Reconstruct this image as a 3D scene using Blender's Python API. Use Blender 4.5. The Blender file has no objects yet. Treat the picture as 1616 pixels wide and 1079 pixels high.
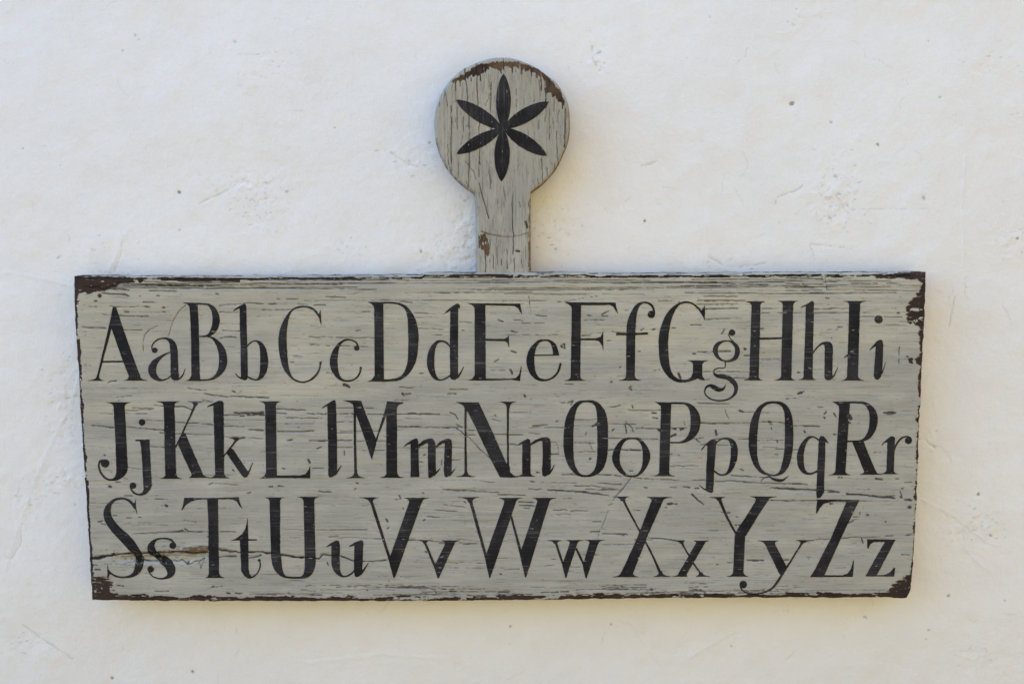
import bpy, math, random
import numpy as np
from mathutils import Vector
from mathutils.geometry import delaunay_2d_cdt

random.seed(7)
S = bpy.context.scene
R = math.radians

# ------------------------------------------------------------------ camera
FPX = 1600.0                      # focal length in photo pixels (photo is 1616 wide)
PITCH = R(7.2)
CAM = np.array([0.0, -1.066, 1.93])
cam_d = bpy.data.cameras.new("camera")
cam_d.sensor_fit = 'HORIZONTAL'
cam_d.sensor_width = 36.0
cam_d.lens = FPX / 1616.0 * 36.0
cam_d.clip_start = 0.02
cam_d.clip_end = 800.0
cam = bpy.data.objects.new("camera", cam_d)
S.collection.objects.link(cam)
cam.location = CAM.tolist()
cam.rotation_euler = (R(90) - PITCH, 0, 0)
S.camera = cam

# ------------------------------------------------------------------ light: open shade, the sun is behind the wall and lights an added, unseen slope that bounces warm light back
SUN_EL, SUN_AZ = R(42), R(-48)    # azimuth measured from +y (behind the wall) towards +x; the sun is behind the wall, to the left
w = bpy.data.worlds.new("World")
S.world = w
w.use_nodes = True
nt = w.node_tree
nt.nodes.clear()
sky = nt.nodes.new('ShaderNodeTexSky')
sky.sky_type = 'NISHITA'
sky.sun_disc = False
sky.sun_elevation = SUN_EL
sky.sun_rotation = SUN_AZ
sky.dust_density = 0.2
sky.ozone_density = 4.5
bg = nt.nodes.new('ShaderNodeBackground')
bg.inputs['Strength'].default_value = 0.15
wo = nt.nodes.new('ShaderNodeOutputWorld')
nt.links.new(sky.outputs[0], bg.inputs['Color'])
nt.links.new(bg.outputs[0], wo.inputs[0])

sd = bpy.data.lights.new("sun", 'SUN')
sd.energy = 2.0
sd.angle = R(0.5)
sd.color = (1.0, 0.9, 0.76)
sun = bpy.data.objects.new("sun", sd)
S.collection.objects.link(sun)
sdir = Vector((math.sin(SUN_AZ) * math.cos(SUN_EL), math.cos(SUN_AZ) * math.cos(SUN_EL), math.sin(SUN_EL)))
sun.rotation_euler = sdir.to_track_quat('Z', 'Y').to_euler()
sun.location = (3, 4, 6)

S.view_settings.view_transform = 'Standard'
S.view_settings.look = 'None'
S.view_settings.exposure = 2.43
S.view_settings.gamma = 1.0

# ------------------------------------------------------------------ photo pixel -> point on a plane y = const
CT, ST = math.cos(PITCH), math.sin(PITCH)
def unproj(px, py, yplane):
    a = (np.asarray(px, float) - 808.0) / FPX
    b = -(np.asarray(py, float) - 539.5) / FPX
    dx, dy, dz = a, CT + b * ST, -ST + b * CT
    t = (yplane - CAM[1]) / dy
    return CAM[0] + dx * t, CAM[2] + dz * t

# ------------------------------------------------------------------ noise helpers
def vnoise(x, y, seed):
    rs = np.random.RandomState(seed)
    T = rs.rand(256, 256)
    x = np.asarray(x) + 1000.0; y = np.asarray(y) + 1000.0
    xi = np.floor(x).astype(np.int64); yi = np.floor(y).astype(np.int64)
    fx = x - xi; fy = y - yi
    fx = fx * fx * (3 - 2 * fx); fy = fy * fy * (3 - 2 * fy)
    a = T[yi & 255, xi & 255]; b = T[yi & 255, (xi + 1) & 255]
    c = T[(yi + 1) & 255, xi & 255]; d = T[(yi + 1) & 255, (xi + 1) & 255]
    return (a * (1 - fx) + b * fx) * (1 - fy) + (c * (1 - fx) + d * fx) * fy

def fbm(x, y, seed, o=4, g=0.5):
    s = 0; a = 1; n = 0
    for i in range(o):
        s = s + a * vnoise(x * 2 ** i, y * 2 ** i, seed + i * 17); n += a; a *= g
    return s / n

def sstep(a, b, x):
    t = np.clip((x - a) / (b - a), 0, 1)
    return t * t * (3 - 2 * t)

class Canvas:
    """raster in photo pixels, sampled by the vertices of the relief meshes"""
    def __init__(s, x0, y0, x1, y1, ss):
        s.x0, s.y0, s.ss = x0, y0, ss
        s.w = int((x1 - x0) * ss); s.h = int((y1 - y0) * ss)
        s.X, s.Y = np.meshgrid(x0 + (np.arange(s.w) + .5) / ss, y0 + (np.arange(s.h) + .5) / ss)
    def new(s): return np.zeros((s.h, s.w), np.float32)
    def win(s, xa, ya, xb, yb):
        i0 = max(0, int((xa - s.x0) * s.ss)); i1 = min(s.w, int((xb - s.x0) * s.ss) + 2)
        j0 = max(0, int((ya - s.y0) * s.ss)); j1 = min(s.h, int((yb - s.y0) * s.ss) + 2)
        return slice(j0, max(j0, j1)), slice(i0, max(i0, i1))
    def line(s, M, pts, wd, v=1.0, jit=0.0, seed=0, brk=0.0, soft=0.45, mode='max'):
        """polyline of half width wd with ragged edge; brk breaks it into dashes"""
        P = np.array(pts, float)
        m = wd + 3 + jit
        sl = s.win(P[:, 0].min() - m, P[:, 1].min() - m, P[:, 0].max() + m, P[:, 1].max() + m)
        X, Y = s.X[sl], s.Y[sl]
        if X.size == 0: return
        if jit:
            Y2 = Y + (vnoise(X / 7, Y / 7, seed + 3) - .5) * 2 * jit
            X2 = X + (vnoise(X / 7, Y / 7, seed + 4) - .5) * 2 * jit
        else: X2, Y2 = X, Y
        D = np.full(X.shape, 1e9)
        for (ax, ay), (bx, by) in zip(P[:-1], P[1:]):
            vx, vy = bx - ax, by - ay
            t = np.clip(((X2 - ax) * vx + (Y2 - ay) * vy) / (vx * vx + vy * vy + 1e-9), 0, 1)
            D = np.minimum(D, np.hypot(X2 - ax - t * vx, Y2 - ay - t * vy))
        W = wd * (.60 + .8 * vnoise(X / 9, Y / 9, seed + 5))
        if brk: W = W * sstep(brk - .2, brk + .15, vnoise(X / 6, Y / 14, seed + 9) * .6 + vnoise(X / 2.3, Y / 9, seed + 8) * .4)
        a = np.clip((W - D) / soft + .5, 0, 1) * v
        a = np.where(W < .12, 0, a)
        if mode == 'max': M[sl] = np.maximum(M[sl], a)
        else: M[sl] = M[sl] * (1 - a)
    def poly(s, M, pts, v=1.0, warp=2.0, soft=1.0, seed=0, ax=1.0, ay=1.0, holes=0.0, hs=(3., 3.), mode='max'):
        P = np.array(pts, float); m = warp * 2 + 3
        sl = s.win(P[:, 0].min() - m, P[:, 1].min() - m, P[:, 0].max() + m, P[:, 1].max() + m)
        X, Y = s.X[sl], s.Y[sl]
        if X.size == 0: return
        X2 = X + (fbm(X / 5 / ax, Y / 5 / ay, seed + 1, 3) - .5) * 2 * warp * ax
        Y2 = Y + (fbm(X / 5 / ax, Y / 5 / ay, seed + 2, 3) - .5) * 2 * warp * ay
        ins = np.zeros(X.shape, bool); D = np.full(X.shape, 1e9)
        n = len(P)
        for i in range(n):
            x1, y1 = P[i]; x2, y2 = P[(i + 1) % n]
            c = (y1 > Y2) != (y2 > Y2)
            ins ^= c & (X2 < (x2 - x1) * (Y2 - y1) / (y2 - y1 + 1e-12) + x1)
            vx, vy = x2 - x1, y2 - y1
            t = np.clip(((X2 - x1) * vx + (Y2 - y1) * vy) / (vx * vx + vy * vy + 1e-9), 0, 1)
            D = np.minimum(D, np.hypot(X2 - x1 - t * vx, Y2 - y1 - t * vy))
        sdist = np.where(ins, D, -D)
        a = np.clip(sdist / soft + .5, 0, 1)
        if holes:
            a = a * sstep(holes - .04, holes + .04, fbm(X / hs[0], Y / hs[1], seed + 7, 3))
        a = a * v
        if mode == 'max': M[sl] = np.maximum(M[sl], a)
        else: M[sl] = M[sl] * (1 - a)
    def dot(s, M, x, y, r, v=1.0, soft=.6):
        sl = s.win(x - r - 2, y - r - 2, x + r + 2, y + r + 2)
        d = np.hypot(s.X[sl] - x, s.Y[sl] - y)
        M[sl] = np.maximum(M[sl], np.clip((r - d) / soft + .5, 0, 1) * v)
    def samp(s, M, x, y):
        fx = np.clip((np.asarray(x) - s.x0) * s.ss - .5, 0, s.w - 1.001)
        fy = np.clip((np.asarray(y) - s.y0) * s.ss - .5, 0, s.h - 1.001)
        xi = fx.astype(int); yi = fy.astype(int); fx = fx - xi; fy = fy - yi
        return (M[yi, xi] * (1 - fx) + M[yi, xi + 1] * fx) * (1 - fy) + (M[yi + 1, xi] * (1 - fx) + M[yi + 1, xi + 1] * fx) * fy

def rnd(a, b): return a + (b - a) * random.random()

# ------------------------------------------------------------------ objects and materials
def link(name, me, parent=None, mat=None):
    o = bpy.data.objects.new(name, me)
    S.collection.objects.link(o)
    if parent is not None: o.parent = parent
    if mat is not None: me.materials.append(mat)
    return o

def mesh_np(name, V, F, smooth=True):
    """V (n,3), F (m,4) quads or (m,3) triangles"""
    me = bpy.data.meshes.new(name)
    me.vertices.add(len(V)); me.vertices.foreach_set('co', V.astype(np.float32).ravel())
    k = F.shape[1]
    me.loops.add(F.size); me.loops.foreach_set('vertex_index', F.astype(np.int32).ravel())
    me.polygons.add(len(F)); me.polygons.foreach_set('loop_start', np.arange(0, F.size, k, dtype=np.int32))
    me.polygons.foreach_set('use_smooth', np.full(len(F), smooth))
    me.update(calc_edges=True)
    return me

def set_attr(me, name, cols):
    a = me.attributes.new(name, 'FLOAT_COLOR', 'POINT')
    a.data.foreach_set('color', cols.astype(np.float32).ravel())

def grid_faces(r, c, flip=False):
    i = np.arange(r * c).reshape(r, c)
    a, b, cc, d = i[:-1, :-1].ravel(), i[:-1, 1:].ravel(), i[1:, 1:].ravel(), i[1:, :-1].ravel()
    return np.stack([a, d, cc, b], 1) if not flip else np.stack([a, b, cc, d], 1)

class NT:
    def __init__(s, name):
        s.m = bpy.data.materials.new(name); s.m.use_nodes = True
        s.t = s.m.node_tree; s.t.nodes.clear()
        s.out = s.n('ShaderNodeOutputMaterial'); s.b = s.n('ShaderNodeBsdfPrincipled')
        s.l(s.b.outputs[0], s.out.inputs[0])
    def n(s, k, **kw):
        q = s.t.nodes.new(k)
        for a, v in kw.items(): setattr(q, a, v)
        return q
    def l(s, a, b): s.t.links.new(a, b)
    def put(s, sock, v):
        if hasattr(v, 'is_output'): s.l(v, sock)
        elif isinstance(v, tuple) and len(v) == 3 and sock.type == 'RGBA': sock.default_value = (*v, 1)
        else: sock.default_value = v
    def coord(s, scale):
        tc = s.n('ShaderNodeTexCoord'); mp = s.n('ShaderNodeMapping')
        mp.inputs['Scale'].default_value = scale
        s.l(tc.outputs['Object'], mp.inputs[0]); return mp.outputs[0]
    def noise(s, scale, sc=1.0, det=3, rough=.55, dist=0.0):
        q = s.n('ShaderNodeTexNoise'); s.l(s.coord(scale), q.inputs['Vector'])
        q.inputs['Scale'].default_value = sc; q.inputs['Detail'].default_value = det
        q.inputs['Roughness'].default_value = rough; q.inputs['Distortion'].default_value = dist
        return q.outputs['Fac']
    def attr(s, name):
        q = s.n('ShaderNodeAttribute'); q.attribute_name = name
        sp = s.n('ShaderNodeSeparateColor'); s.l(q.outputs['Color'], sp.inputs[0])
        return sp.outputs[0], sp.outputs[1], sp.outputs[2], q.outputs['Alpha']
    def ma(s, op, a, b=0.0, c=None, clamp=False):
        q = s.n('ShaderNodeMath', operation=op); q.use_clamp = clamp
        s.put(q.inputs[0], a); s.put(q.inputs[1], b)
        if c is not None: s.put(q.inputs[2], c)
        return q.outputs[0]
    def ss(s, x, a, b, lo=0.0, hi=1.0):
        q = s.n('ShaderNodeMapRange', interpolation_type='SMOOTHSTEP')
        s.put(q.inputs['Value'], x)
        q.inputs['From Min'].default_value = a; q.inputs['From Max'].default_value = b
        q.inputs['To Min'].default_value = lo; q.inputs['To Max'].default_value = hi
        return q.outputs[0]
    def mix(s, f, a, b, kind='MIX'):
        q = s.n('ShaderNodeMix', data_type='RGBA', blend_type=kind)
        s.put(q.inputs[0], f); s.put(q.inputs[6], a); s.put(q.inputs[7], b)
        return q.outputs[2]
    def bump(s, h, strength, dist, nrm=None):
        q = s.n('ShaderNodeBump'); q.inputs['Strength'].default_value = strength
        q.inputs['Distance'].default_value = dist
        s.l(h, q.inputs['Height'])
        if nrm is not None: s.l(nrm, q.inputs['Normal'])
        return q.outputs[0]

def wood_paint(name, along):
    """weathered grey-cream paint over dark brown wood, grain along x or z.
    masks: R bare wood, G dark crack, B tone (0 grey .. 1 cream), A ochre raw wood"""
    t = NT(name)
    st = (lambda a, c: (a, a, c)) if along == 'x' else (lambda a, c: (c, a, a))
    bare, crk, tone, och = t.attr('masks')
    g1 = t.noise(st(9, 420), 1, 4, .6)            # long fine fibres
    g2 = t.noise(st(60, 1500), 1, 3, .6)          # short fibres
    blot = t.noise((22, 22, 22), 1, 4, .6)
    speck = t.noise((900, 900, 900), 1, 2, .6)
    base = t.mix(tone, PAINT_GREY, PAINT_CREAM)
    smud = t.noise((7, 7, 18) if along == 'x' else (18, 18, 7), 1, 5, .65)
    base = t.mix(t.ss(smud, .38, .66, .30, 0), base, (0.24, 0.235, 0.21))
    base = t.mix(t.ss(blot, .35, .7), base, t.mix(.35, base, (0.35, 0.35, 0.305)))
    base = t.mix(t.ss(g1, .38, .60, 0, .22), base, (0.66, 0.645, 0.60), 'MULTIPLY')
    base = t.mix(t.ss(g2, .58, .8, 0, .35), base, (0.50, 0.48, 0.45), 'MULTIPLY')
    pale = t.noise((16, 16, 60) if along == 'x' else (60, 60, 16), 1, 4, .6)
    base = t.mix(t.ss(pale, .45, .72, 0, .62), base, (0.465, 0.452, 0.385))
    base = t.mix(t.ss(speck, .64, .78, 0, .40), base, (0.20, 0.185, 0.165))
    # worn hairlines where the fibres stand through
    hair = t.ma('MULTIPLY', t.ss(g1, .60, .66), t.ss(g2, .52, .60))
    base = t.mix(t.ma('MULTIPLY', hair, .45), base, (0.10, 0.09, 0.085))
    wood = t.mix(t.ss(g2, .35, .7), (0.042, 0.027, 0.022), (0.020, 0.014, 0.012))
    wood = t.mix(t.ss(blot, .38, .62, 0, .85), wood, BARE_B)
    fib = t.noise(st(110, 620), 1, 4, .65)
    bn = t.ma('ADD', bare, t.ma('MULTIPLY', t.ma('MULTIPLY', t.ma('SUBTRACT', fib, .5), 3.2), t.ss(bare, .02, .2)))
    bm = t.ss(bn, .40, .60)
    col = t.mix(bm, base, wood)
    col = t.mix(och, col, t.mix(t.ss(g2, .4, .65), (0.20, 0.132, 0.070), (0.085, 0.052, 0.030)))
    ck = t.ma('MULTIPLY', t.ma('MULTIPLY', crk, t.ss(speck, .15, .55, .75, 1.2)), .88, None, True)
    col = t.mix(ck, col, (0.024, 0.018, 0.015))
    t.l(col, t.b.inputs['Base Color'])
    t.l(t.mix(bm, (0.68,) * 3, (0.85,) * 3), t.b.inputs['Roughness'])
    t.l(t.ma('SUBTRACT', .2, t.ma('MULTIPLY', ck, .2), None, True), t.b.inputs['Specular IOR Level'])
    h = t.ma('ADD', t.ma('MULTIPLY', g1, .6), t.ma('MULTIPLY', g2, .45))
    h = t.ma('SUBTRACT', h, t.ma('MULTIPLY', bm, .25))
    h = t.ma('SUBTRACT', h, t.ma('MULTIPLY', crk, .5))
    t.l(t.bump(h, .65, .0011), t.b.inputs['Normal'])
    return t.m

PAINT_GREY = (0.398, 0.396, 0.350)
PAINT_CREAM = (0.505, 0.487, 0.390)
BARE_B = (0.048, 0.031, 0.025)
M_board = wood_paint("weathered_paint_board", 'x')
BARE_B = (0.14, 0.093, 0.055)
PAINT_GREY = (0.325, 0.320, 0.290)
PAINT_CREAM = (0.44, 0.42, 0.34)
M_handle = wood_paint("weathered_paint_handle", 'z')

def black_paint(name, along):
    t = NT(name)
    st = (lambda a, c: (a, a, c)) if along == 'x' else (lambda a, c: (c, a, a))
    crk, deep, _, _ = t.attr('masks')
    g1 = t.noise(st(14, 800), 1, 4, .6)
    g2 = t.noise(st(70, 1300), 1, 3, .6)
    blot = t.noise((30, 30, 30), 1, 3, .6)
    col = t.mix(t.ss(blot, .35, .7), (0.012, 0.012, 0.014), (0.030, 0.030, 0.033))
    lines = t.ma('MULTIPLY', t.ss(g1, .57, .66), t.ss(blot, .38, .6, .25, 1))
    col = t.mix(t.ma('MULTIPLY', lines, .46), col, (0.17, 0.17, 0.16))
    col = t.mix(t.ss(g2, .60, .74, 0, .40), col, (0.15, 0.15, 0.14))
    chip = t.noise(st(120, 420), 1, 4, .6)
    col = t.mix(t.ma('MULTIPLY', t.ss(chip, .66, .70), .75), col, (0.27, 0.265, 0.24))
    col = t.mix(t.ss(crk, .2, .9, 0, .38), col, (0.20, 0.20, 0.19))
    col = t.mix(deep, col, (0.012, 0.01, 0.01))
    t.l(col, t.b.inputs['Base Color'])
    t.b.inputs['Roughness'].default_value = .7
    t.b.inputs['Specular IOR Level'].default_value = .14
    h = t.ma('ADD', t.ma('MULTIPLY', g1, .6), t.ma('MULTIPLY', g2, .4))
    t.l(t.bump(h, .6, .0009), t.b.inputs['Normal'])
    return t.m
M_letter = black_paint("black_sign_paint", 'x')
M_petal = black_paint("black_motif_paint", 'z')

def plaster():
    t = NT("white_limewash_plaster")
    dirt, rough, chip, _ = t.attr('masks')
    big = t.noise((3, 3, 3), 1, 4, .6)
    mid = t.noise((26, 26, 26), 1, 4, .6)
    fine = t.noise((420, 420, 420), 1, 3, .6)
    grit = t.noise((1100, 1100, 1100), 1, 2, .6)
    col = t.mix(t.ss(big, .3, .7), (0.82, 0.83, 0.815), (0.79, 0.80, 0.79))
    col = t.mix(t.ss(mid, .45, .75, 0, .5), col, (0.76, 0.765, 0.735))
    col = t.mix(t.ss(fine, .60, .80, 0, .16), col, (0.50, 0.49, 0.45))
    col = t.mix(t.ss(grit, .35, .65, 0, .10), col, (0.62, 0.62, 0.59))
    col = t.mix(t.ma('MULTIPLY', dirt, .95), col, (0.13, 0.12, 0.095))
    col = t.mix(chip, col, (0.36, 0.30, 0.18))
    t.l(col, t.b.inputs['Base Color'])
    t.b.inputs['Roughness'].default_value = .85
    t.b.inputs['Specular IOR Level'].default_value = .25
    h = t.ma('ADD', t.ma('MULTIPLY', fine, .5), t.ma('MULTIPLY', grit, .25))
    n1 = t.bump(h, .55, .0010)
    t.l(t.bump(mid, .3, .005, n1), t.b.inputs['Normal'])
    return t.m
M_wall = plaster()

# ------------------------------------------------------------------ ground: one sheet, dark yard plus an added unseen slope that bounces warm light
def ground():
    n = 150
    g = np.sign(np.linspace(-1, 1, n)) * np.abs(np.linspace(-1, 1, n)) ** 3 * 300
    X, Y = np.meshgrid(g, g)
    q = np.maximum(X - 2.2, X * .45 - Y * .89) + .4 * (fbm(X / 2, Y / 2, 8, 3) - .5)
    bounce_bank = sstep(2.6, 6.0, q)  # added high slope, front and right, reflecting warm sunlight onto the wall
    Z = (fbm(X / 3, Y / 3, 5, 4) - .5) * .05 + bounce_bank * (6.3 + 1.2 * (fbm(X / 1.5, Y / 1.5, 6, 4) - .5))
    V = np.stack([X, Y, Z], -1).reshape(-1, 3)
    me = mesh_np("ground", V, grid_faces(n, n, True))
    A = np.zeros((n * n, 4), np.float32); A[:, 0] = sstep(.05, .5, Z).ravel(); A[:, 3] = 1
    set_attr(me, 'masks', A)
    t = NT("yard_and_bounce_bank")
    a = t.noise((1.4, 1.4, 1.4), 1, 5, .6); b = t.noise((30, 30, 30), 1, 4, .7)
    bounce_mask = t.attr('masks')[0]
    c = t.mix(t.ss(a, .3, .7), (0.285, 0.198, 0.053), (0.26, 0.18, 0.048))
    c = t.mix(t.ss(b, .4, .75, 0, .4), c, (0.23, 0.155, 0.045))
    y = t.mix(t.ss(b, .3, .7), (0.13, 0.12, 0.10), (0.09, 0.085, 0.075))
    t.l(t.mix(bounce_mask, y, c), t.b.inputs['Base Color']); t.b.inputs['Roughness'].default_value = .95
    t.l(t.bump(b, .5, .02), t.b.inputs['Normal'])
    o = link("ground", me, None, t.m); o['kind'] = 'structure'
ground()

# ------------------------------------------------------------------ plastered wall
def build_wall():
    # dense where the photograph looks, coarse beyond
    def axis(lo, hi, step, far_lo, far_hi):
        mid = np.arange(lo, hi, step)
        out = []; x = lo; s = step
        while x > far_lo: s *= 1.35; x -= s; out.append(x)
        up = []; x = mid[-1]; s = step
        while x < far_hi: s *= 1.35; x += s; up.append(x)
        return np.array(out[::-1] + mid.tolist() + up)
    ppm = 1600 / 1.066
    WX = axis(-.59, .59, .00125, -5.0, 1.35)
    WZ = axis(1.335, 2.15, .00125, -.10, 3.0)
    WX = np.clip(WX, -5.0, 1.35); WZ = np.clip(WZ, -.10, 3.0)
    X, Z = np.meshgrid(WX, WZ)
    # back to photo pixels
    dy = 0 - CAM[1]; dz = Z - CAM[2]; dx = X - CAM[0]
    fwd = dy * CT - dz * ST; up = dy * ST + dz * CT
    fwd = np.maximum(fwd, .3)
    PX = 808 + dx / fwd * FPX; PY = 539.5 - up / fwd * FPX
    C = Canvas(-80, -80, 1700, 1160, 1.0)
    D = C.new(); Hh = C.new(); Rg = C.new(); Ch = C.new()
    rs = random.Random(3)
    # gritty zones: (x, y, rx, ry, strength)
    zones = [(738, 385, 22, 52, 1.5), (690, 400, 45, 28, .6), (880, 360, 40, 40, .45), (385, 298, 62, 28, .75),
             (410, 335, 40, 30, .5), (1320, 310, 45, 55, .65), (1595, 380, 22, 30, .6), (100, 640, 26, 60, .65),
             (95, 755, 34, 30, .55), (1540, 830, 45, 35, .6), (1475, 700, 25, 20, .5), (1130, 420, 55, 12, .4),
             (640, 250, 60, 28, .35), (535, 395, 30, 18, .35), (1240, 960, 30, 22, .3), (1545, 1040, 35, 20, .4),
             (165, 400, 60, 22, .25), (45, 790, 30, 30, .3), (420, 80, 30, 12, .3), (400, 120, 30, 14, .3),
             (940, 90, 18, 26, .35), (1275, 30, 40, 20, .3), (1570, 90, 40, 30, .25), (30, 1020, 40, 20, .35)]
    for (x, y, rx, ry, s) in zones:
        e = np.exp(-(((C.X - x) / rx) ** 2 + ((C.Y - y) / ry) ** 2))
        Rg = np.maximum(Rg, e * s * sstep(.25, .7, fbm(C.X / 18, C.Y / 14, 17, 3)) * 1.2)
        for k in range(int(rx * ry * s / 17)):
            qx, qy = rs.gauss(x, rx * .6), rs.gauss(y, ry * .6)
            a = rs.uniform(-.6, .9); L = rs.uniform(1, 5)
            C.line(D, [(qx, qy), (qx + L * math.cos(a), qy - L * math.sin(a))], rs.uniform(.30, .75), rs.uniform(.12, .55), .5, k)
    # flecks everywhere
    for k in range(420):
        qx, qy = rs.uniform(-60, 1680), rs.uniform(-60, 1140)
        C.dot(D, qx, qy, rs.uniform(.35, 1.0), rs.uniform(.08, .42))
    for k in range(90):
        qx, qy = rs.uniform(-40, 1660), rs.uniform(-40, 1120); a = rs.uniform(0, 6.28); P = [(qx, qy)]
        for j in range(rs.randint(2, 7)):
            a += rs.uniform(-.7, .7); qx += 7 * math.cos(a); qy += 7 * math.sin(a); P.append((qx, qy))
        C.line(D, P, rs.uniform(.35, .6), rs.uniform(.12, .34), 1.0, k + 700, .35)
    # named holes and spots
    for (x, y, r, v) in [(278, 302, 2.6, 1), (1256, 161, 4.0, .7), (1019, 349, 1.6, 1), (1391, 227, 1.8, .8), (1463, 311, 3.0, .45),
                         (1322, 278, 2.6, .5), (1326, 305, 3.2, .45), (1314, 344, 3.0, .45), (1316, 191, 1.8, .6), (27, 234, 1.8, .6),
                         (204, 51, 1.7, .8), (210, 59, 1.2, .5), (185, 76, 1.2, .6), (364, 62, 2.0, .35), (526, 201, 1.4, .6),
                         (677, 225, 1.6, .7), (450, 302, 1.8, .4), (1125, 22, 1.5, .6), (1491, 152, 1.4, .7), (1477, 60, 1.6, .5),
                         (948, 108, 1.8, .5), (300, 1064, 1.7, .9), (172, 1076, 1.8, .9), (1500, 943, 1.8, .8), (1590, 951, 1.6, .7),
                         (1367, 975, 2.4, .5), (1470, 998, 2.2, .5), (1155, 1022, 1.6, .6), (964, 986, 1.6, .8), (1547, 781, 2.0, .8),
                         (1566, 846, 1.6, .7), (62, 584, 1.7, .7), (280, 363, 1.3, .6), (88, 407, 1.4, .6), (665, 396, 2.2, .7),
                         (877, 393, 2.2, .5), (1612, 377, 1.8, .8), (116, 798, 1.5, .6), (1465, 1012, 1.4, .4), (806, 990, 1.5, .6)]:
        C.line(D, [(x - r * .35, y - r * .2), (x + r * .45, y + r * .25)], r * .85, v, r * .8, int(x * 7 + y), 0, .9)
        e = np.exp(-(((C.X - x) ** 2 + (C.Y - y) ** 2) / (r * 1.3) ** 2)); Hh = Hh - e * .9 * v
    C.dot(Ch, 1255, 162, 3.0, .8); C.dot(Ch, 450, 302, 2.4, .35)
    e = np.exp(-(((C.X - 1251) ** 2 + (C.Y - 160) ** 2) / 11. ** 2)); Hh = Hh - e * .9
    # cracks, scratches and trowel ridges:  (points, half width, darkness, relief)
    L = [([(1225, 325), (1228, 312), (1245, 305), (1262, 300), (1270, 292)], .7, .5, -.5),
         ([(1288, 410), (1280, 385), (1300, 387), (1335, 391)], .8, .35, -.5),
         ([(1120, 405), (1135, 415), (1155, 423), (1185, 419), (1210, 415)], .8, .35, -.5),
         ([(1004, 257), (1018, 261), (1038, 254)], .7, .4, -.4),
         ([(936, 70), (938, 90), (947, 108)], 1.5, .28, -.5),
         ([(1320, 305), (1330, 320), (1342, 338)], .9, .45, -.4), ([(1345, 330), (1400, 330), (1470, 330)], .5, .25, -.3),
         ([(190, 372), (188, 400), (178, 428)], .9, .28, -.5), ([(150, 428), (175, 432)], .6, .3, -.2),
         ([(310, 322), (350, 302), (385, 283)], .9, .3, -.5), ([(370, 84), (405, 82)], .6, .4, -.3), ([(395, 118), (440, 114)], .5, .2, -.3),
         ([(590, 238), (612, 236), (628, 250), (660, 264)], .6, .4, -.4),
         ([(123, 590), (108, 640), (88, 680), (60, 740), (20, 850), (0, 920)], 1.5, .04, .3),
         ([(32, 830), (28, 862), (14, 884), (0, 880)], .8, .30, -.6),
         ([(1435, 690), (1462, 695), (1478, 706)], 1.0, .45, -.6), ([(1455, 790), (1500, 812), (1560, 858), (1580, 864)], .8, .2, .35),
         ([(1520, 860), (1545, 890), (1568, 905)], .9, .13, .3), ([(1508, 470), (1500, 515)], .8, .30, -.3),
         ([(975, 980), (1000, 990), (1020, 1025), (1048, 1060)], .8, .08, .3), ([(990, 982), (1015, 1000)], .8, .1, .6),
         ([(30, 990), (65, 1015), (110, 1045)], .9, .3, -.3), ([(1600, 180), (1616, 176)], .6, .3, 0),
         ([(1530, 245), (1524, 330), (1526, 420)], 1.2, .04, .5), ([(1115, 350), (1120, 400)], 1.2, .05, .4),
         ([(0, 430), (60, 440), (110, 452)], 1.2, .03, .4), ([(1090, 1040), (1160, 1000)], 1.4, .03, .5),
         ([(480, 1050), (600, 1035), (700, 1042)], 1.6, .02, .4), ([(200, 360), (150, 470)], 1.5, .03, .4)]
    for i, (P, wd, dk, rel) in enumerate(L):
        C.line(D, P, wd, dk, 1.2, 40 + i, .38)
        T = C.new(); C.line(T, P, wd * 1.8, 1.0, 1.2, 40 + i, 0, 3.0); Hh = Hh + T * rel
    d = C.samp(D, PX, PY); hh = C.samp(Hh, PX, PY); rg = C.samp(Rg, PX, PY); ch = C.samp(Ch, PX, PY)
    inside = (PX > -60) & (PX < 1680) & (PY > -60) & (PY < 1140)
    d = d * inside; hh = hh * inside; rg = rg * inside; ch = ch * inside
    h = (fbm(X / .22, Z / .17, 21, 4) - .5) * .0060 + (fbm(X / .035, Z / .03, 31, 3) - .5) * .0011
    h += (fbm(X / .0085, Z / .0075, 41, 3) - .5) * (.00026 + .0022 * rg)
    h += (fbm(X / .004, Z / .004, 51, 2) - .5) * (.00016 + .0010 * rg)
    h += hh * .0007
    h = h * np.clip(1 - np.maximum(0, np.abs(X) - 1.2) / 1.0, 0, 1)
    # bulge put into the wall's shape so its lower part catches less sky
    cz = Z - 1.70
    h -= np.where(np.abs(cz) < .5, cz ** 2 / 12.0, .02083 + (np.abs(cz) - .5) * .015) * (np.abs(cz) < 9) + np.minimum(X ** 2 / 60.0, .02)
    V = np.stack([X, -h, Z], -1).reshape(-1, 3)
    r, c = X.shape
    # closing the wall into a body 0.3 m deep
    F = grid_faces(r, c, True)
    idx = np.arange(r * c).reshape(r, c)
    ring = np.concatenate([idx[0, :], idx[1:, -1], idx[-1, -2::-1], idx[-2:0:-1, 0]])
    VB = V[ring].copy(); VB[:, 1] = .30
    n0 = len(V); m = len(ring)
    bi = n0 + np.arange(m); nx = np.roll(np.arange(m), -1)
    F2 = np.stack([ring, bi, bi[nx], ring[nx]], 1)
    cen = np.array([[0, .30, 1.4]])
    F3 = np.stack([bi, np.full(m, n0 + m), np.full(m, n0 + m), bi[nx]], 1)
    V = np.concatenate([V, VB, cen]); 
    me = mesh_np("plastered_wall", V, np.concatenate([F, F2]), True)
    A = np.zeros((len(V), 4), np.float32); A[:, 3] = 1
    A[:r * c, 0] = d.ravel(); A[:r * c, 1] = rg.ravel(); A[:r * c, 2] = ch.ravel()
    set_attr(me, 'masks', A)
    o = link("plastered_wall", me, None, M_wall)
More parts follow.
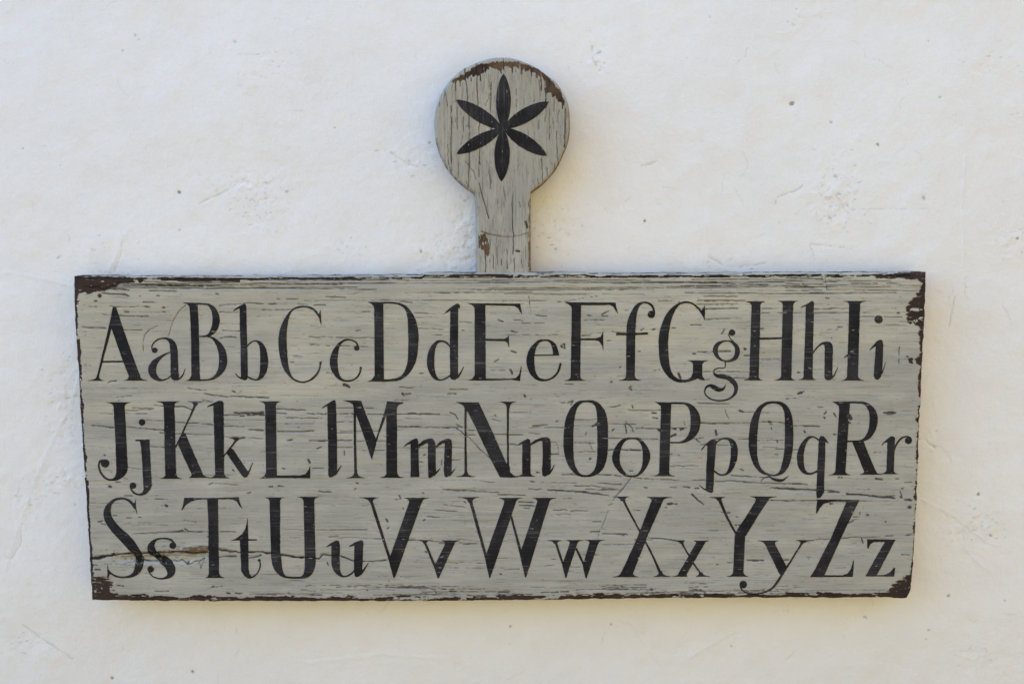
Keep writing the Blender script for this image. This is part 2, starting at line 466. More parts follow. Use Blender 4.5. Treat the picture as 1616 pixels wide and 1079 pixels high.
    o['label'] = "rough white limewashed plaster wall with small pits behind the alphabet sign"
    o['category'] = "wall"
build_wall()

# ------------------------------------------------------------------ the sign
BF = -.0300            # board front plane
BB = -.0070            # board back plane
HF = -.0270            # handle front plane
HB = -.0070
bx, bz = unproj(790, 945, BF)
SIGN = Vector((float(bx), -.016, float(bz)))
sign = bpy.data.objects.new("alphabet_sign", None)
S.collection.objects.link(sign)
sign.location = SIGN
sign['label'] = "weathered grey wooden alphabet board with black letters and round handle on top"
sign['category'] = "sign"
SV = np.array(SIGN)

# ---- tiles the letters were measured in: origin x, y and scale
K = 1616 / 270.0
TL = {1: (130, 465, K), 2: (370, 465, K), 3: (630, 465, K), 4: (880, 465, K), 5: (1110, 465, K), 55: (1240, 420, 5.396),
      6: (145, 620, K), 7: (395, 620, K), 8: (640, 620, K), 9: (880, 620, K), 10: (1090, 620, K), 11: (1190, 620, K),
      12: (145, 770, K), 13: (395, 770, K), 14: (570, 770, K), 15: (720, 770, K), 16: (950, 770, K), 17: (1180, 770, K),
      20: (660, 70, 1533 / 270.), 21: (660, 250, 5.396), 22: (100, 415, 5.396), 23: (1240, 420, 5.396),
      24: (110, 770, 5.396), 25: (1240, 780, 5.396), 0: (0, 0, 1.0)}
def tp(t, pts):
    x0, y0, k = TL[t]
    return [(x0 + x / k, y0 + y / k) for x, y in pts]

# ---- board masks (photo pixels)
CB = Canvas(95, 418, 1485, 965, 1.6)
bare, crk, och, rel = CB.new(), CB.new(), CB.new(), CB.new()
def bl(t, c, wd=.55, v=.95, brk=.24, jit=.7, seed=None):
    """hand placed crack"""
    P = tp(t, c)
    CB.line(crk, P, wd, v, jit, (seed if seed is not None else int(P[0][0] + P[0][1])), brk)
def B(t, *coords):
    for c in coords:
        wd = .6; v = .85
        if len(c) % 2: wd = c[-1]; c = c[:-1]
        bl(t, [(c[i], c[i + 1]) for i in range(0, len(c), 2)], wd * (.88 if wd < 1.2 else .95), v)
B(1, (0, 305, 110, 312, 225, 320, .9), (575, 530, 575, 440, 595, 370, 640, 325, 710, 298, .45), (810, 395, 850, 260, 900, 170, 975, 95, .5),
  (540, 205, 625, 207, .7), (1300, 405, 1450, 400, .8), (1320, 340, 1490, 345), (940, 875, 1170, 905), (1200, 940, 1380, 965),
  (60, 112, 140, 116), (260, 110, 420, 116), (620, 70, 700, 73, .8), (400, 163, 440, 163, .8), (560, 112, 640, 118), (1290, 165, 1480, 168),
  (200, 190, 500, 205), (1290, 100, 1600, 80), (380, 330, 560, 334), (240, 830, 320, 808, .8), (20, 665, 80, 668), (1420, 910, 1440, 920, 1.3), (1460, 940, 1500, 915))
B(2, (0, 345, 55, 345), (320, 88, 400, 86, .9), (260, 145, 370, 147, .7), (390, 140, 560, 138, .7), (850, 20, 1050, 28, .8), (750, 98, 860, 98), (400, 40, 430, 45, 1.0),
  (490, 40, 600, 44, .6), (700, 398, 1000, 402, .6), (970, 405, 1320, 408, .6), (720, 473, 800, 478, .7), (850, 478, 1260, 492, .55), (1150, 345, 1190, 335, .8),
  (1280, 160, 1210, 160), (530, 635, 560, 638, 1.0), (860, 742, 920, 745, .6), (1035, 850, 1060, 860, 1085, 875, 2.2), (1590, 930, 1600, 945, 1.3), (0, 958, 320, 970, .7), (220, 970, 330, 972, .9), (120, 80, 270, 84, .6), (600, 90, 690, 98), (560, 580, 640, 588))
B(3, (0, 68, 120, 70, .7), (140, 172, 430, 183, .55), (570, 255, 690, 268, .6), (1290, 200, 1390, 206, .8), (1150, 272, 1370, 272, .5), (1060, 342, 1120, 358, .9), (930, 240, 980, 252, .9),
  (1050, 710, 1068, 745, 2.0), (870, 712, 1000, 714, .6), (480, 895, 650, 897, .6), (460, 935, 540, 933, .9), (0, 870, 130, 885), (30, 930, 40, 950, 1.2), (60, 935, 110, 937, .8), (1180, 950, 1192, 960, 1.2),
  (900, 635, 940, 612, .8), (1000, 380, 1500, 382, .35), (320, 378, 400, 382, .7), (180, 320, 420, 330, .4), (1230, 20, 1236, 200, .5), (200, 742, 230, 742, .9), (590, 340, 615, 342, .9), (1090, 240, 1165, 243, .7), (1060, 535, 1110, 550, .9))
B(4, (415, 190, 455, 165, 480, 155, 1.0), (420, 200, 475, 205, 1.2), (515, 350, 640, 362, .6), (790, 335, 820, 322, 1.0), (1260, 285, 1350, 290, .9), (950, 60, 1160, 62, .7), (1320, 58, 1616, 52, .9), (1320, 92, 1520, 94, .8),
  (1310, 132, 1616, 137, .8), (1390, 235, 1616, 225, .6), (1320, 540, 1616, 540, .6), (1380, 725, 1460, 725, .7), (280, 200, 315, 202, .9), (640, 148, 665, 146, .9), (250, 240, 440, 240, .5), (470, 438, 500, 440, .8),
  (230, 388, 310, 388, .9), (690, 860, 672, 885, 700, 905, 690, 860, .7), (35, 490, 65, 465, 70, 510, 45, 500, 1.6), (500, 825, 515, 822, 1.0), (1140, 745, 1160, 790, 1.6), (0, 75, 380, 15, .35), (1080, 315, 1110, 317, .9),
  (900, 720, 970, 705, .7), (590, 690, 600, 680, 1.0), (1280, 560, 1300, 562, 1.0), (900, 330, 915, 325, 1.2), (760, 535, 780, 535, .9), (70, 845, 150, 848, .6), (1560, 360, 1578, 325, .8))
B(5, (0, 18, 330, 18, .7), (0, 58, 400, 57, .7), (60, 92, 320, 90, .6), (0, 137, 330, 130, .9), (560, 133, 740, 133, .6), (1040, 133, 1370, 133, .5), (550, 172, 1370, 172, .5), (30, 235, 320, 222, .6), (170, 370, 200, 325, .9),
  (0, 550, 70, 552, .6), (90, 535, 260, 535, .9), (390, 575, 440, 577, .9), (0, 728, 440, 728, .6), (250, 790, 430, 787, .7), (540, 325, 570, 325, .9), (1270, 305, 1310, 308, 1.0), (895, 935, 945, 912, 1.3),
  (1340, 590, 1358, 572, 1375, 580, 1375, 600, 1.8), (390, 512, 402, 515, 1.4), (550, 610, 720, 608, .4), (540, 545, 580, 545, .8), (1480, 210, 1616, 210, .6), (0, 802, 60, 802, .6), (890, 730, 910, 730, .9), (1160, 30, 1185, 34, .9))
B(23, (0, 98, 320, 110, .9), (0, 150, 320, 157, .8), (0, 182, 415, 175, .8), (0, 208, 310, 205, .6), (0, 235, 320, 228, .5), (560, 145, 780, 150, .7), (860, 150, 980, 152, .7), (820, 170, 890, 172, .6), (370, 125, 900, 130, .6),
  (240, 365, 420, 360, .5), (240, 400, 500, 398, .5), (640, 397, 740, 400, .5), (660, 433, 700, 433, .8), (840, 430, 990, 434, .8), (450, 518, 480, 518, 1.0), (950, 398, 970, 398, 1.1), (910, 360, 940, 362, 1.0), (350, 545, 440, 540, .5),
  (970, 690, 968, 760, .8), (965, 790, 966, 830, .6), (390, 612, 392, 618, 1.0), (1030, 768, 1045, 770, 1.5), (340, 100, 350, 200, .5))
B(22, (290, 210, 560, 232, 1.3), (330, 258, 540, 272, 1.2), (460, 168, 520, 175, .9), (700, 180, 950, 190, .8), (730, 238, 960, 240, .8), (640, 150, 1000, 180, .8), (1040, 190, 1457, 210, .6), (540, 282, 560, 285, 1.0), (650, 283, 660, 283, 1.0),
  (790, 283, 820, 283, .9), (1300, 262, 1320, 265, .9), (620, 455, 720, 455, .7), (840, 382, 860, 382, 1.0), (530, 418, 560, 418, 1.0), (270, 325, 285, 325, 1.1), (680, 330, 760, 333, .9), (840, 418, 870, 418, .8), (480, 375, 720, 373, .5))
B(6, (0, 308, 100, 318, 210, 330, 1.1), (330, 320, 500, 335, 690, 355, .8), (380, 140, 580, 150, .8), (590, 120, 760, 128, .6), (780, 128, 870, 130, 945, 158, 1.1), (320, 165, 560, 160, .5), (320, 188, 520, 195, .5), (500, 255, 680, 268, .6),
  (780, 275, 1150, 298, .7), (1250, 315, 1440, 318, .8), (1250, 212, 1400, 205, .8), (1350, 190, 1480, 190, 1616, 190, 1.6), (1470, 205, 1616, 205, 1.6), (1400, 220, 1440, 212, 1.0), (1480, 345, 1616, 352, .8), (550, 505, 700, 512, .6), (780, 385, 1140, 395, .5), (1240, 410, 1616, 430, .5),
  (80, 195, 200, 195, .5), (240, 40, 380, 25, .5), (1060, 10, 1280, 38, .8), (1310, 30, 1616, 42, .7), (1040, 65, 1150, 88, .7), (325, 700, 470, 718, .5), (160, 885, 175, 888, 2.2), (120, 588, 125, 590, 1.4), (1330, 720, 1345, 735, .9), (1110, 860, 1140, 852, .9),
  (1160, 855, 1380, 865, .4), (250, 72, 270, 68, .8), (640, 375, 690, 382, 1.1), (180, 745, 190, 747, .9), (300, 808, 335, 812, .7), (220, 842, 270, 842, .8), (310, 970, 380, 975, .9), (690, 1060, 705, 1066, 1.6), (1470, 945, 1500, 938, 1.0))
B(7, (250, 150, 400, 158, 520, 162, .9), (0, 185, 60, 195, 130, 205, 1.8), (0, 208, 60, 205, 1.2), (250, 192, 340, 194, .8), (300, 232, 500, 237, 680, 238, .7), (540, 195, 720, 200, .8), (820, 200, 980, 198, .8), (1110, 200, 1290, 203, .8), (1385, 200, 1616, 203, .9),
  (1500, 195, 1560, 197, 1.3), (820, 145, 1280, 148, .5), (0, 350, 140, 355, .8), (255, 362, 400, 366, 600, 362, 1.0), (560, 448, 735, 452, 1.0), (815, 448, 960, 448, .9), (350, 445, 400, 445, .9), (330, 290, 600, 292, .5), (1385, 318, 1616, 320, .7),
  (810, 272, 980, 272, .5), (1390, 520, 1616, 522, .5), (820, 515, 970, 518, .5), (850, 360, 1290, 362, .4), (630, 525, 665, 512, 1.3), (450, 328, 480, 322, 1.0), (1000, 540, 1290, 545, .5), (885, 545, 890, 590, .8), (550, 630, 565, 660, 1.3), (300, 710, 325, 714, .8),
  (590, 712, 690, 714, .5), (60, 40, 180, 45, .8), (260, 880, 320, 884, .9), (175, 885, 210, 886, .9), (1000, 852, 1020, 858, 1.0), (980, 920, 1000, 900, .8), (640, 925, 760, 938, .7), (1430, 10, 1450, 20, 1.2), (1460, 10, 1510, 12, .8), (1360, 65, 1500, 72, .6),
  (820, 375, 970, 375, .4), (1010, 455, 1290, 458, .5), (1440, 238, 1616, 240, .4))
B(8, (0, 198, 60, 198, 320, 203, 1.0), (0, 318, 380, 330, 540, 325, .8), (380, 328, 410, 328, 1.2), (480, 335, 600, 420, 700, 530, 800, 615, .7), (420, 180, 470, 205, 495, 245, 1.0), (480, 300, 540, 330, .8), (585, 395, 660, 398, .6), (820, 392, 1110, 392, .8), (980, 178, 1190, 185, .5),
  (870, 488, 1090, 490, .6), (130, 520, 560, 520, .5), (1200, 312, 1340, 302, 1.0), (1160, 325, 1500, 328, .5), (1370, 580, 1450, 580, .9), (1480, 772, 1616, 772, .8), (1370, 462, 1420, 465, 1440, 500, 1445, 560, .6), (440, 635, 520, 628, .8), (340, 680, 345, 630, .9), (130, 650, 165, 655, 1.0),
  (700, 830, 840, 845, .6), (1180, 835, 1220, 838, .9), (350, 910, 660, 925, .6), (660, 930, 800, 938, .4), (870, 960, 1130, 965, .8), (1160, 905, 1280, 912, .8), (1345, 915, 1616, 932, 1.0), (1120, 20, 1130, 40, 1.3), (1240, 750, 1270, 752, 1.2), (840, 210, 850, 212, .9), (820, 250, 900, 265, .5), (400, 8, 480, 10, .9),
  (0, 10, 50, 8, 1.0), (1290, 850, 1616, 850, .3), (1160, 380, 1280, 385, .4), (170, 590, 190, 585, .9), (590, 350, 650, 352, .8), (1420, 275, 1440, 265, 1.1))
B(9, (0, 325, 60, 330, .8), (670, 162, 970, 165, .7), (380, 765, 600, 785, .9), (720, 800, 900, 815, 1150, 822, .7), (700, 800, 630, 885, 560, 965, .7), (560, 965, 525, 1015, .6), (370, 850, 600, 865, .7), (0, 920, 180, 928, 340, 945, 480, 968, .9), (480, 290, 740, 298, .6), (740, 335, 960, 338, .8),
  (480, 430, 950, 435, .7), (480, 538, 790, 540, .9), (690, 535, 780, 540, 1.0), (1340, 95, 1616, 100, .6), (1350, 285, 1616, 290, .7), (160, 250, 370, 255, .5), (150, 470, 360, 475, .5), (160, 555, 360, 555, .5), (40, 773, 200, 770, .7), (330, 315, 370, 295, 1.8), (520, 355, 535, 338, 1.2),
  (470, 140, 600, 118, .7), (890, 188, 930, 190, 1.3), (900, 232, 940, 238, 1.2), (705, 120, 715, 145, 1.3), (640, 270, 650, 380, .8), (650, 285, 710, 330, .9), (710, 340, 715, 365, .9), (300, 470, 330, 540, .6), (305, 625, 318, 618, 1.4), (260, 400, 270, 370, .8), (300, 870, 600, 920, .5), (160, 875, 300, 880, .7),
  (820, 890, 845, 892, .9), (1060, 890, 1130, 893, .9), (1190, 888, 1250, 893, 1.2), (1300, 896, 1330, 898, 1.1), (1310, 440, 1345, 468, 1.1), (1270, 955, 1310, 1000, 1375, 1050, 1.0), (1040, 1050, 1130, 1050, 1.2), (100, 95, 145, 75, 125, 115, 1.3), (30, 95, 70, 90, .7), (1090, 342, 1115, 345, 1.8), (1160, 345, 1190, 340, 1.6),
  (1070, 412, 1115, 395, 1.8), (1195, 260, 1205, 300, .9), (955, 350, 975, 355, 2.0), (1050, 330, 1230, 330, .6), (1325, 610, 1360, 612, 1.0), (1050, 580, 1150, 580, .5), (1055, 690, 1330, 690, .5), (680, 735, 710, 735, .9), (1340, 490, 1410, 490, .5))
B(10, (230, 832, 420, 832, 620, 848, 1100, 862, .9), (830, 900, 870, 905, 1000, 908, 1190, 915, 1.2), (90, 285, 560, 285, .6), (640, 275, 890, 280, .6), (440, 440, 550, 430, .8), (630, 445, 880, 450, .5), (960, 312, 1210, 314, .8), (800, 528, 880, 530, .8), (960, 535, 1010, 537, .6), (380, 780, 740, 800, .8),
  (0, 822, 140, 822, .7), (325, 160, 340, 200, 360, 242, .9), (460, 168, 495, 182, 1.3), (60, 95, 260, 100, .8), (240, 435, 340, 440, .6), (90, 488, 370, 492, .5), (1350, 190, 1375, 225, 1.3), (1265, 200, 1285, 178, 1.0), (1265, 235, 1268, 240, 1.2), (1075, 358, 1085, 375, 1.3), (240, 355, 242, 395, 1.5), (820, 450, 822, 470, 1.2),
  (735, 272, 760, 278, 1.4), (750, 298, 770, 300, 1.2), (765, 330, 770, 345, 1.0), (800, 583, 825, 583, 1.0), (1345, 388, 1368, 390, 1.4), (750, 898, 800, 896, .8), (470, 718, 500, 730, .9), (500, 180, 740, 182, .5), (1190, 135, 1250, 135, .6), (900, 60, 1000, 50, .4), (1020, 5, 1050, 0, 1.4), (520, 545, 560, 545, .5), (680, 515, 830, 516, .4), (0, 430, 120, 428, .7))
B(11, (600, 912, 720, 922, 800, 940, 1.1), (880, 955, 1050, 962, 1200, 980, 1325, 992, 1.2), (1190, 985, 1330, 970, .7), (1230, 185, 1290, 180, 1340, 190, 1285, 200, 1235, 188, 1.3), (810, 800, 828, 800, 2.6), (895, 215, 915, 235, 2.8), (890, 280, 910, 285, 1.8), (1150, 810, 1220, 820, 1.3), (1400, 905, 1410, 900, 1.1), (1420, 845, 1490, 842, .7),
  (1340, 815, 1365, 815, .8), (1430, 1010, 1480, 1005, 1.3), (1380, 930, 1400, 985, 1.0), (60, 1012, 390, 1012, .6), (390, 1015, 600, 1015, .6), (1540, 250, 1575, 275, 3.0), (480, 315, 620, 315, .8), (970, 910, 1100, 915, .4), (1130, 560, 1240, 565, .4))
B(12, (200, 260, 235, 262, .8), (330, 282, 375, 280, .9), (440, 275, 465, 270, .8), (60, 320, 120, 305, 1.1), (90, 335, 130, 345, 1.1), (600, 100, 720, 110, .6), (690, 165, 705, 168, 2.2), (880, 385, 910, 400, 1.2), (760, 415, 860, 400, 1.0), (1000, 415, 1040, 412, .9),
  (400, 430, 760, 412, 1100, 412, .6), (1200, 410, 1370, 415, .6), (1080, 460, 1100, 455, 1.1), (850, 295, 1000, 325, .3), (240, 918, 300, 925, 1.2), (250, 1015, 510, 1005, .9), (600, 975, 730, 970, .7), (0, 720, 50, 730, 1.0), (30, 770, 75, 770, 1.4), (1130, 935, 1160, 930, 1.0), (1270, 990, 1300, 992, 1.2), (1360, 993, 1420, 993, 1.1), (1090, 950, 1250, 920, .4), (910, 700, 900, 718, 1.4))
B(13, (600, 395, 1100, 395, .5), (740, 458, 830, 460, .8), (830, 470, 1050, 468, .4), (1060, 478, 1616, 490, .4), (1280, 295, 1295, 320, .9), (1295, 388, 1312, 375, 1.0), (1440, 190, 1445, 200, 1.0), (1405, 70, 1415, 90, 1.4), (730, 700, 740, 730, 1.0), (1310, 878, 1313, 882, 1.2), (330, 390, 500, 395, .4),
  (160, 1000, 250, 1008, 1.0), (360, 985, 380, 1005, .9), (570, 1005, 680, 1012, .9), (1280, 940, 1616, 935, .7), (1400, 935, 1500, 938, .9), (370, 875, 510, 878, .5), (1100, 965, 1105, 970, 1.0), (1200, 835, 1616, 838, .25), (480, 965, 620, 975, .4), (640, 30, 760, 42, .7))
B(14, (640, 500, 790, 515, .7), (740, 518, 790, 522, .8), (920, 520, 1090, 525, .9), (960, 530, 1120, 528, .5), (620, 272, 740, 278, .7), (590, 310, 605, 295, 1.0), (780, 155, 980, 180, .5), (690, 210, 910, 218, .6), (370, 500, 560, 490, .4), (605, 600, 618, 608, 1.2), (365, 935, 600, 932, 1.1), (250, 940, 800, 948, .6),
  (835, 975, 895, 975, 1.2), (600, 1000, 900, 1010, .4), (1000, 1015, 1180, 1030, .9), (1290, 985, 1400, 985, .8), (1440, 1010, 1616, 1000, .9), (700, 985, 710, 990, .9), (700, 700, 1180, 710, .35), (690, 745, 1180, 760, .3), (580, 45, 595, 50, 1.1), (970, 130, 985, 135, 1.1), (320, 110, 390, 95, .6), (240, 300, 250, 320, 1.0), (1310, 810, 1325, 810, 1.0), (800, 20, 1300, 45, .6), (1300, 62, 1540, 68, .7), (1490, 130, 1610, 135, .9), (1490, 160, 1610, 165, .8), (1530, 190, 1600, 195, .7))
B(15, (870, 18, 1060, 25, 1200, 45, 1400, 65, .9), (580, 130, 740, 140, .7), (590, 160, 740, 172, .7), (920, 205, 1050, 208, .8), (1080, 215, 1240, 218, .7), (1220, 12, 1510, 20, .7), (940, 248, 1080, 250, .4), (1270, 410, 1360, 412, .8), (1290, 315, 1370, 318, .7), (1400, 430, 1616, 438, .6),
  (1525, 60, 1580, 0, .5), (1440, 165, 1480, 150, .7), (1440, 215, 1400, 310, 1375, 375, .5), (1360, 390, 1335, 480, .4), (780, 738, 940, 730, .5), (1080, 745, 1180, 745, .5), (1170, 625, 1350, 628, .5), (1010, 95, 1090, 95, .7), (400, 980, 500, 985, .8), (400, 1008, 620, 1012, .8), (900, 985, 1060, 980, 1.0), (800, 985, 880, 985, .8),
  (1450, 960, 1616, 955, .9), (1400, 945, 1616, 930, .6), (420, 760, 600, 765, .3), (0, 480, 210, 500, .4), (880, 670, 960, 672, .5), (1300, 925, 1616, 912, .4))
B(16, (440, 470, 560, 478, 700, 490, .9), (0, 430, 240, 435, .6), (190, 445, 210, 445, .9), (0, 530, 330, 535, .4), (620, 150, 660, 145, 710, 152, 1.2), (600, 182, 620, 183, 1.0), (850, 60, 900, 105, 960, 155, .9), (1430, 685, 1530, 680, .8), (1370, 683, 1430, 685, .5), (1260, 350, 1300, 350, .9), (1180, 235, 1210, 232, .9),
  (1000, 398, 1100, 398, .5), (300, 208, 360, 208, .6), (340, 655, 380, 655, .7), (1190, 700, 1210, 705, 1240, 700, .6), (880, 780, 1000, 790, .3), (1270, 272, 1280, 274, .9), (640, 1000, 900, 970, .8), (820, 960, 930, 965, .9), (460, 955, 475, 960, 1.5), (0, 925, 420, 915, .5), (0, 958, 300, 952, .6), (480, 990, 640, 985, .6), (740, 995, 980, 1000, .9), (930, 960, 980, 990, 1.2), (820, 940, 1000, 930, .6),
  (0, 945, 420, 935, .5), (830, 895, 1000, 905, .5), (1080, 720, 1100, 722, .9), (310, 485, 480, 490, .5), (1120, 225, 1180, 240, .4), (0, 15, 150, 15, .7))
B(17, (270, 0, 420, 15, 640, 18, 1.0), (760, 40, 850, 38, 1.0), (930, 55, 1100, 65, 1300, 92, 1390, 98, 1.1), (220, 118, 640, 120, .6), (1060, 120, 1120, 122, .6), (780, 148, 800, 150, 1.7), (0, 685, 150, 682, .9), (50, 693, 100, 690, .8), (640, 485, 780, 480, .6), (880, 478, 960, 470, .8), (960, 465, 1250, 465, .5), (1300, 455, 1370, 453, .8), (1080, 480, 1092, 520, 1.1), (1130, 253, 1136, 255, 1.3),
  (1520, 180, 1535, 180, 2.0), (560, 655, 600, 655, .5), (1450, 630, 1530, 628, .8), (270, 960, 410, 960, .6), (940, 335, 1000, 310, .9), (340, 680, 390, 675, .9), (1000, 275, 1050, 277, .6), (1060, 230, 1062, 250, .8), (1450, 85, 1455, 92, 1.3), (1480, 108, 1550, 118, 1.1), (1300, 318, 1302, 322, 1.1), (1500, 445, 1560, 435, .8), (540, 965, 1300, 965, .3))
# random fine checks and dashes along the grain
rd = random.Random(11)
def dens(y):
    return 1.0 if y < 470 else (.75 if y < 530 else (.45 if y < 690 else (.40 if y < 905 else 1.0)))
k = 0
while k < 1250:
    x, y = rd.uniform(118, 1462), rd.uniform(438, 946)
    if rd.random() > dens(y): continue
    k += 1
    Lh = rd.choice([rd.uniform(2, 8), rd.uniform(6, 30), rd.uniform(20, 75)])
    a = rd.gauss(0.015, .012)
    CB.line(crk, [(x, y), (x + Lh, y + a * Lh)], rd.uniform(.18, .40), rd.uniform(.15, .55), .4, k * 3, rd.uniform(.3, .5))
for k in range(420):
    x, y = rd.uniform(120, 1458), rd.uniform(440, 940)
    CB.dot(crk, x, y, rd.uniform(.3, .9), rd.uniform(.3, .8))
for k in range(5200):
    x, y = rd.uniform(118, 1462), rd.uniform(438, 946)
    L_ = rd.choice([.5, 1.2, 3, 6, 12]) * rd.uniform(.5, 1.5)
    CB.line(crk, [(x, y), (x + L_, y + rd.gauss(0.01, .015) * L_)], rd.uniform(.15, .42), rd.uniform(.10, .40) * (1.2 if y < 520 else 1), 0)
# close set dark growth rings just under the top edge
for k in range(30):
    y = 440.5 + abs(rd.gauss(0, 1)) * 13; x = rd.uniform(120, 1400); L = rd.uniform(90, 420)
    CB.line(crk, [(x, y), (x + L * .5, y + rd.uniform(-1.5, 2.2)), (x + L, y + rd.uniform(-1, 2))], rd.uniform(.30, .55), .95, .25, k * 5, .24)
for k in range(26):
    y = 941 - abs(rd.gauss(0, 1)) * 8; x = rd.uniform(380, 1250); L = rd.uniform(30, 160)
    CB.line(crk, [(x, y), (x + L, y - rd.uniform(0, 3))], rd.uniform(.35, .7), .7, 1.0, k * 7, .42)
# the long split through the last row
split = tp(12, [(0, 655), (60, 655), (200, 628), (380, 612), (520, 610), (700, 604), (830, 598), (960, 612), (1090, 600), (1200, 575), (1300, 600), (1420, 606), (1616, 600)]) + \
    tp(13, [(150, 612), (300, 630), (420, 655), (500, 655), (650, 660), (690, 632), (850, 645), (960, 685), (1100, 690), (1280, 682)])
CB.line(crk, split[:3], 2.2, .95, 1.5, 5, .2)
CB.line(crk, split[2:], .9, .95, 1.3, 6, .16)
CB.line(crk, split[13:17], 1.5, .95, 1.3, 8, .2)
CB.line(crk, tp(12, [(480, 682), (620, 685), (700, 690), (850, 688), (900, 715), (940, 705), (1000, 688), (1060, 665)]), .7, .9, 1.5, 7, .3)
CB.poly(crk, tp(12, [(900, 600), (1000, 606), (1090, 596), (1090, 606), (990, 618), (890, 612)]), .9, 1.0, 1.2, 31)
for k in range(60):
    x, y = rd.gauss(250, 60), rd.gauss(880, 9)
    CB.line(crk, [(x, y), (x + rd.uniform(1, 5), y + rd.uniform(-1.5, 1.5))], rd.uniform(.3, .7), rd.uniform(.3, .8), .6, k)
CB.line(crk, tp(12, [(280, 710), (400, 695), (480, 685)]), .6, .8, 1.5, 9, .35)
CB.line(crk, tp(12, [(1200, 650), (1280, 640), (1370, 645)]), .9, .9, 1.5, 10, .25)
CB.line(crk, tp(12, [(1480, 662), (1560, 650), (1600, 630)]), 1.0, .9, .8, 13, .1)
CB.line(crk, tp(12, [(1010, 690), (1035, 760), (1060, 670)]), .7, .7, 1.0, 11, .3)
CB.poly(och, tp(12, [(830, 600), (870, 560), (950, 542), (1050, 535), (1110, 545), (1100, 590), (1000, 610), (900, 608)]), 1.0, 1.2, 1.2, 3, 3., .6, .34, (9., 1.2))
CB.poly(och, tp(12, [(1200, 550), (1300, 575), (1380, 590), (1300, 600), (1210, 580)]), .8, 1, 1.2, 4, 3., .6)
CB.line(och, split[2:9], 2.2, .9, 1.0, 12, .15, 1.0)
CB.line(och, split[10:15], 1.3, .7, 1.0, 14, .2, 1.0)
CB.line(och, tp(13, [(660, 620), (700, 620), (740, 640)]), 1.3, .6, 1.0, 15, .2, 1.0)
CB.line(och, tp(12, [(380, 425), (760, 405), (1100, 415), (1300, 412)]), 1.2, .28, 1.5, 16, .35, 1.4)
CB.dot(och, 157.5, 466.5, 3.4, .9); CB.dot(crk, 157, 466, 1.6, .7)
# bare brown wood at corners and edges
CB.poly(bare, tp(22, [(70, 100), (570, 122), (612, 165), (500, 172), (440, 205), (330, 240), (250, 255), (125, 262), (122, 330), (105, 430), (80, 430)]), 1, 2.4, 7.0, 1, 1.6, .8, .26, (9., 2.6))
CB.poly(bare, tp(22, [(800, 122), (1020, 118), (1060, 140), (1100, 120), (1230, 122), (1300, 145), (1500, 145), (1500, 160), (1050, 160), (830, 150)]), 1, 1.2, 1.2, 2, 2., .7)
CB.poly(bare, tp(22, [(630, 150), (660, 125), (680, 150), (655, 178)]), 1, 1.0, 1.2, 3)
CB.poly(bare, tp(23, [(660, 80), (900, 60), (1212, 50), (1212, 400), (1195, 560), (1172, 900), (1160, 1040), (1145, 1000), (1148, 800), (1145, 690), (1138, 520), (1100, 500), (1030, 480), (1028, 345), (1080, 285), (1138, 215), (1160, 140), (1120, 112), (930, 108)]), 1, 2.2, 5.0, 4, 1., 1., .25, (5., 3.))
CB.poly(bare, tp(23, [(1045, 780), (1085, 780), (1082, 828), (1048, 826)]), 1, 1.2, 1.2, 5)
CB.poly(bare, tp(23, [(1100, 785), (1180, 760), (1175, 860), (1115, 830)]), 1, 1.2, 1.2, 6)
CB.poly(bare, tp(23, [(1065, 360), (1130, 360), (1135, 385), (1050, 382)]), 1, 1, 1, 7, mode='mul')
CB.poly(bare, tp(24, [(130, 640), (190, 740), (345, 770), (365, 830), (330, 860), (400, 900), (410, 990), (180, 1000), (130, 1000)]), 1, 3.0, 9.0, 8, 1., 1., .24, (6., 4.))
CB.poly(bare, tp(25, [(1115, 640), (1105, 925), (1030, 925), (850, 900), (730, 835), (880, 825), (920, 765), (1000, 705), (1055, 680)]), 1, 2.2, 7.0, 9, 1., 1., .18, (5., 3.))
E_TOP = [(100, 433.5), (118, 435.5), (300, 436.5), (600, 435), (665, 434.5), (670, 431), (925, 430.5), (932, 432.5), (1200, 431), (1462, 430)]
def band(pts, w0, w1, seed, thr, sc, side):
    """worn strip that follows an edge, broken by patches of surviving paint"""
    P = np.array(pts, float)
    if side in 'TB':
        e = np.interp(CB.X, P[:, 0], P[:, 1]); d = (CB.Y - e) if side == 'T' else (e - CB.Y); u = CB.X
    else:
        e = np.interp(CB.Y, P[:, 1], P[:, 0]); d = (CB.X - e) if side == 'L' else (e - CB.X); u = CB.Y
    wv = w0 + (w1 - w0) * fbm(u / sc, d / 6 + 7, seed, 4, .6) ** 1.5
    wv = np.where(fbm(u / (sc * .9), d / 5, seed + 50, 5, .62) < thr, 0, wv)
    return np.clip((wv - d) / 2.4 + .5, 0, 1) * (wv > .3)
E_L = [(116, 436), (118, 520), (123, 590), (129, 700), (136, 800), (141, 880), (144, 948)]
E_R = [(1462, 430), (1460, 500), (1457, 560), (1453, 640), (1449, 750), (1445, 850), (1440, 910), (1436, 945)]
E_B = [(144, 947.5), (380, 949), (700, 948.5), (800, 948), (1000, 944.5), (1200, 943.5), (1400, 943), (1436, 945)]
tb = band([(x, y + 2.6) for x, y in E_TOP], 2, 6.5, 61, .42, 34., 'T'); tb[(CB.Y < np.interp(CB.X, [a for a, b in E_TOP], [b for a, b in E_TOP]) + 2.4)] = 0
bare[:] = np.maximum(bare, tb)
CB.line(crk, [(120, 439.2), (400, 439.8), (680, 438.2), (1000, 437.4), (1440, 434.6)], 1.0, .85, .8, 33, .38)
bare[:] = np.maximum(bare, band(E_B, 3, 15, 62, .33, 22., 'B'))
bare[:] = np.maximum(bare, band(E_L, 3.0, 9.0, 63, .30, 16., 'L'))
bare[:] = np.maximum(bare, band(E_R, 1.5, 8.0, 64, .40, 16., 'R'))
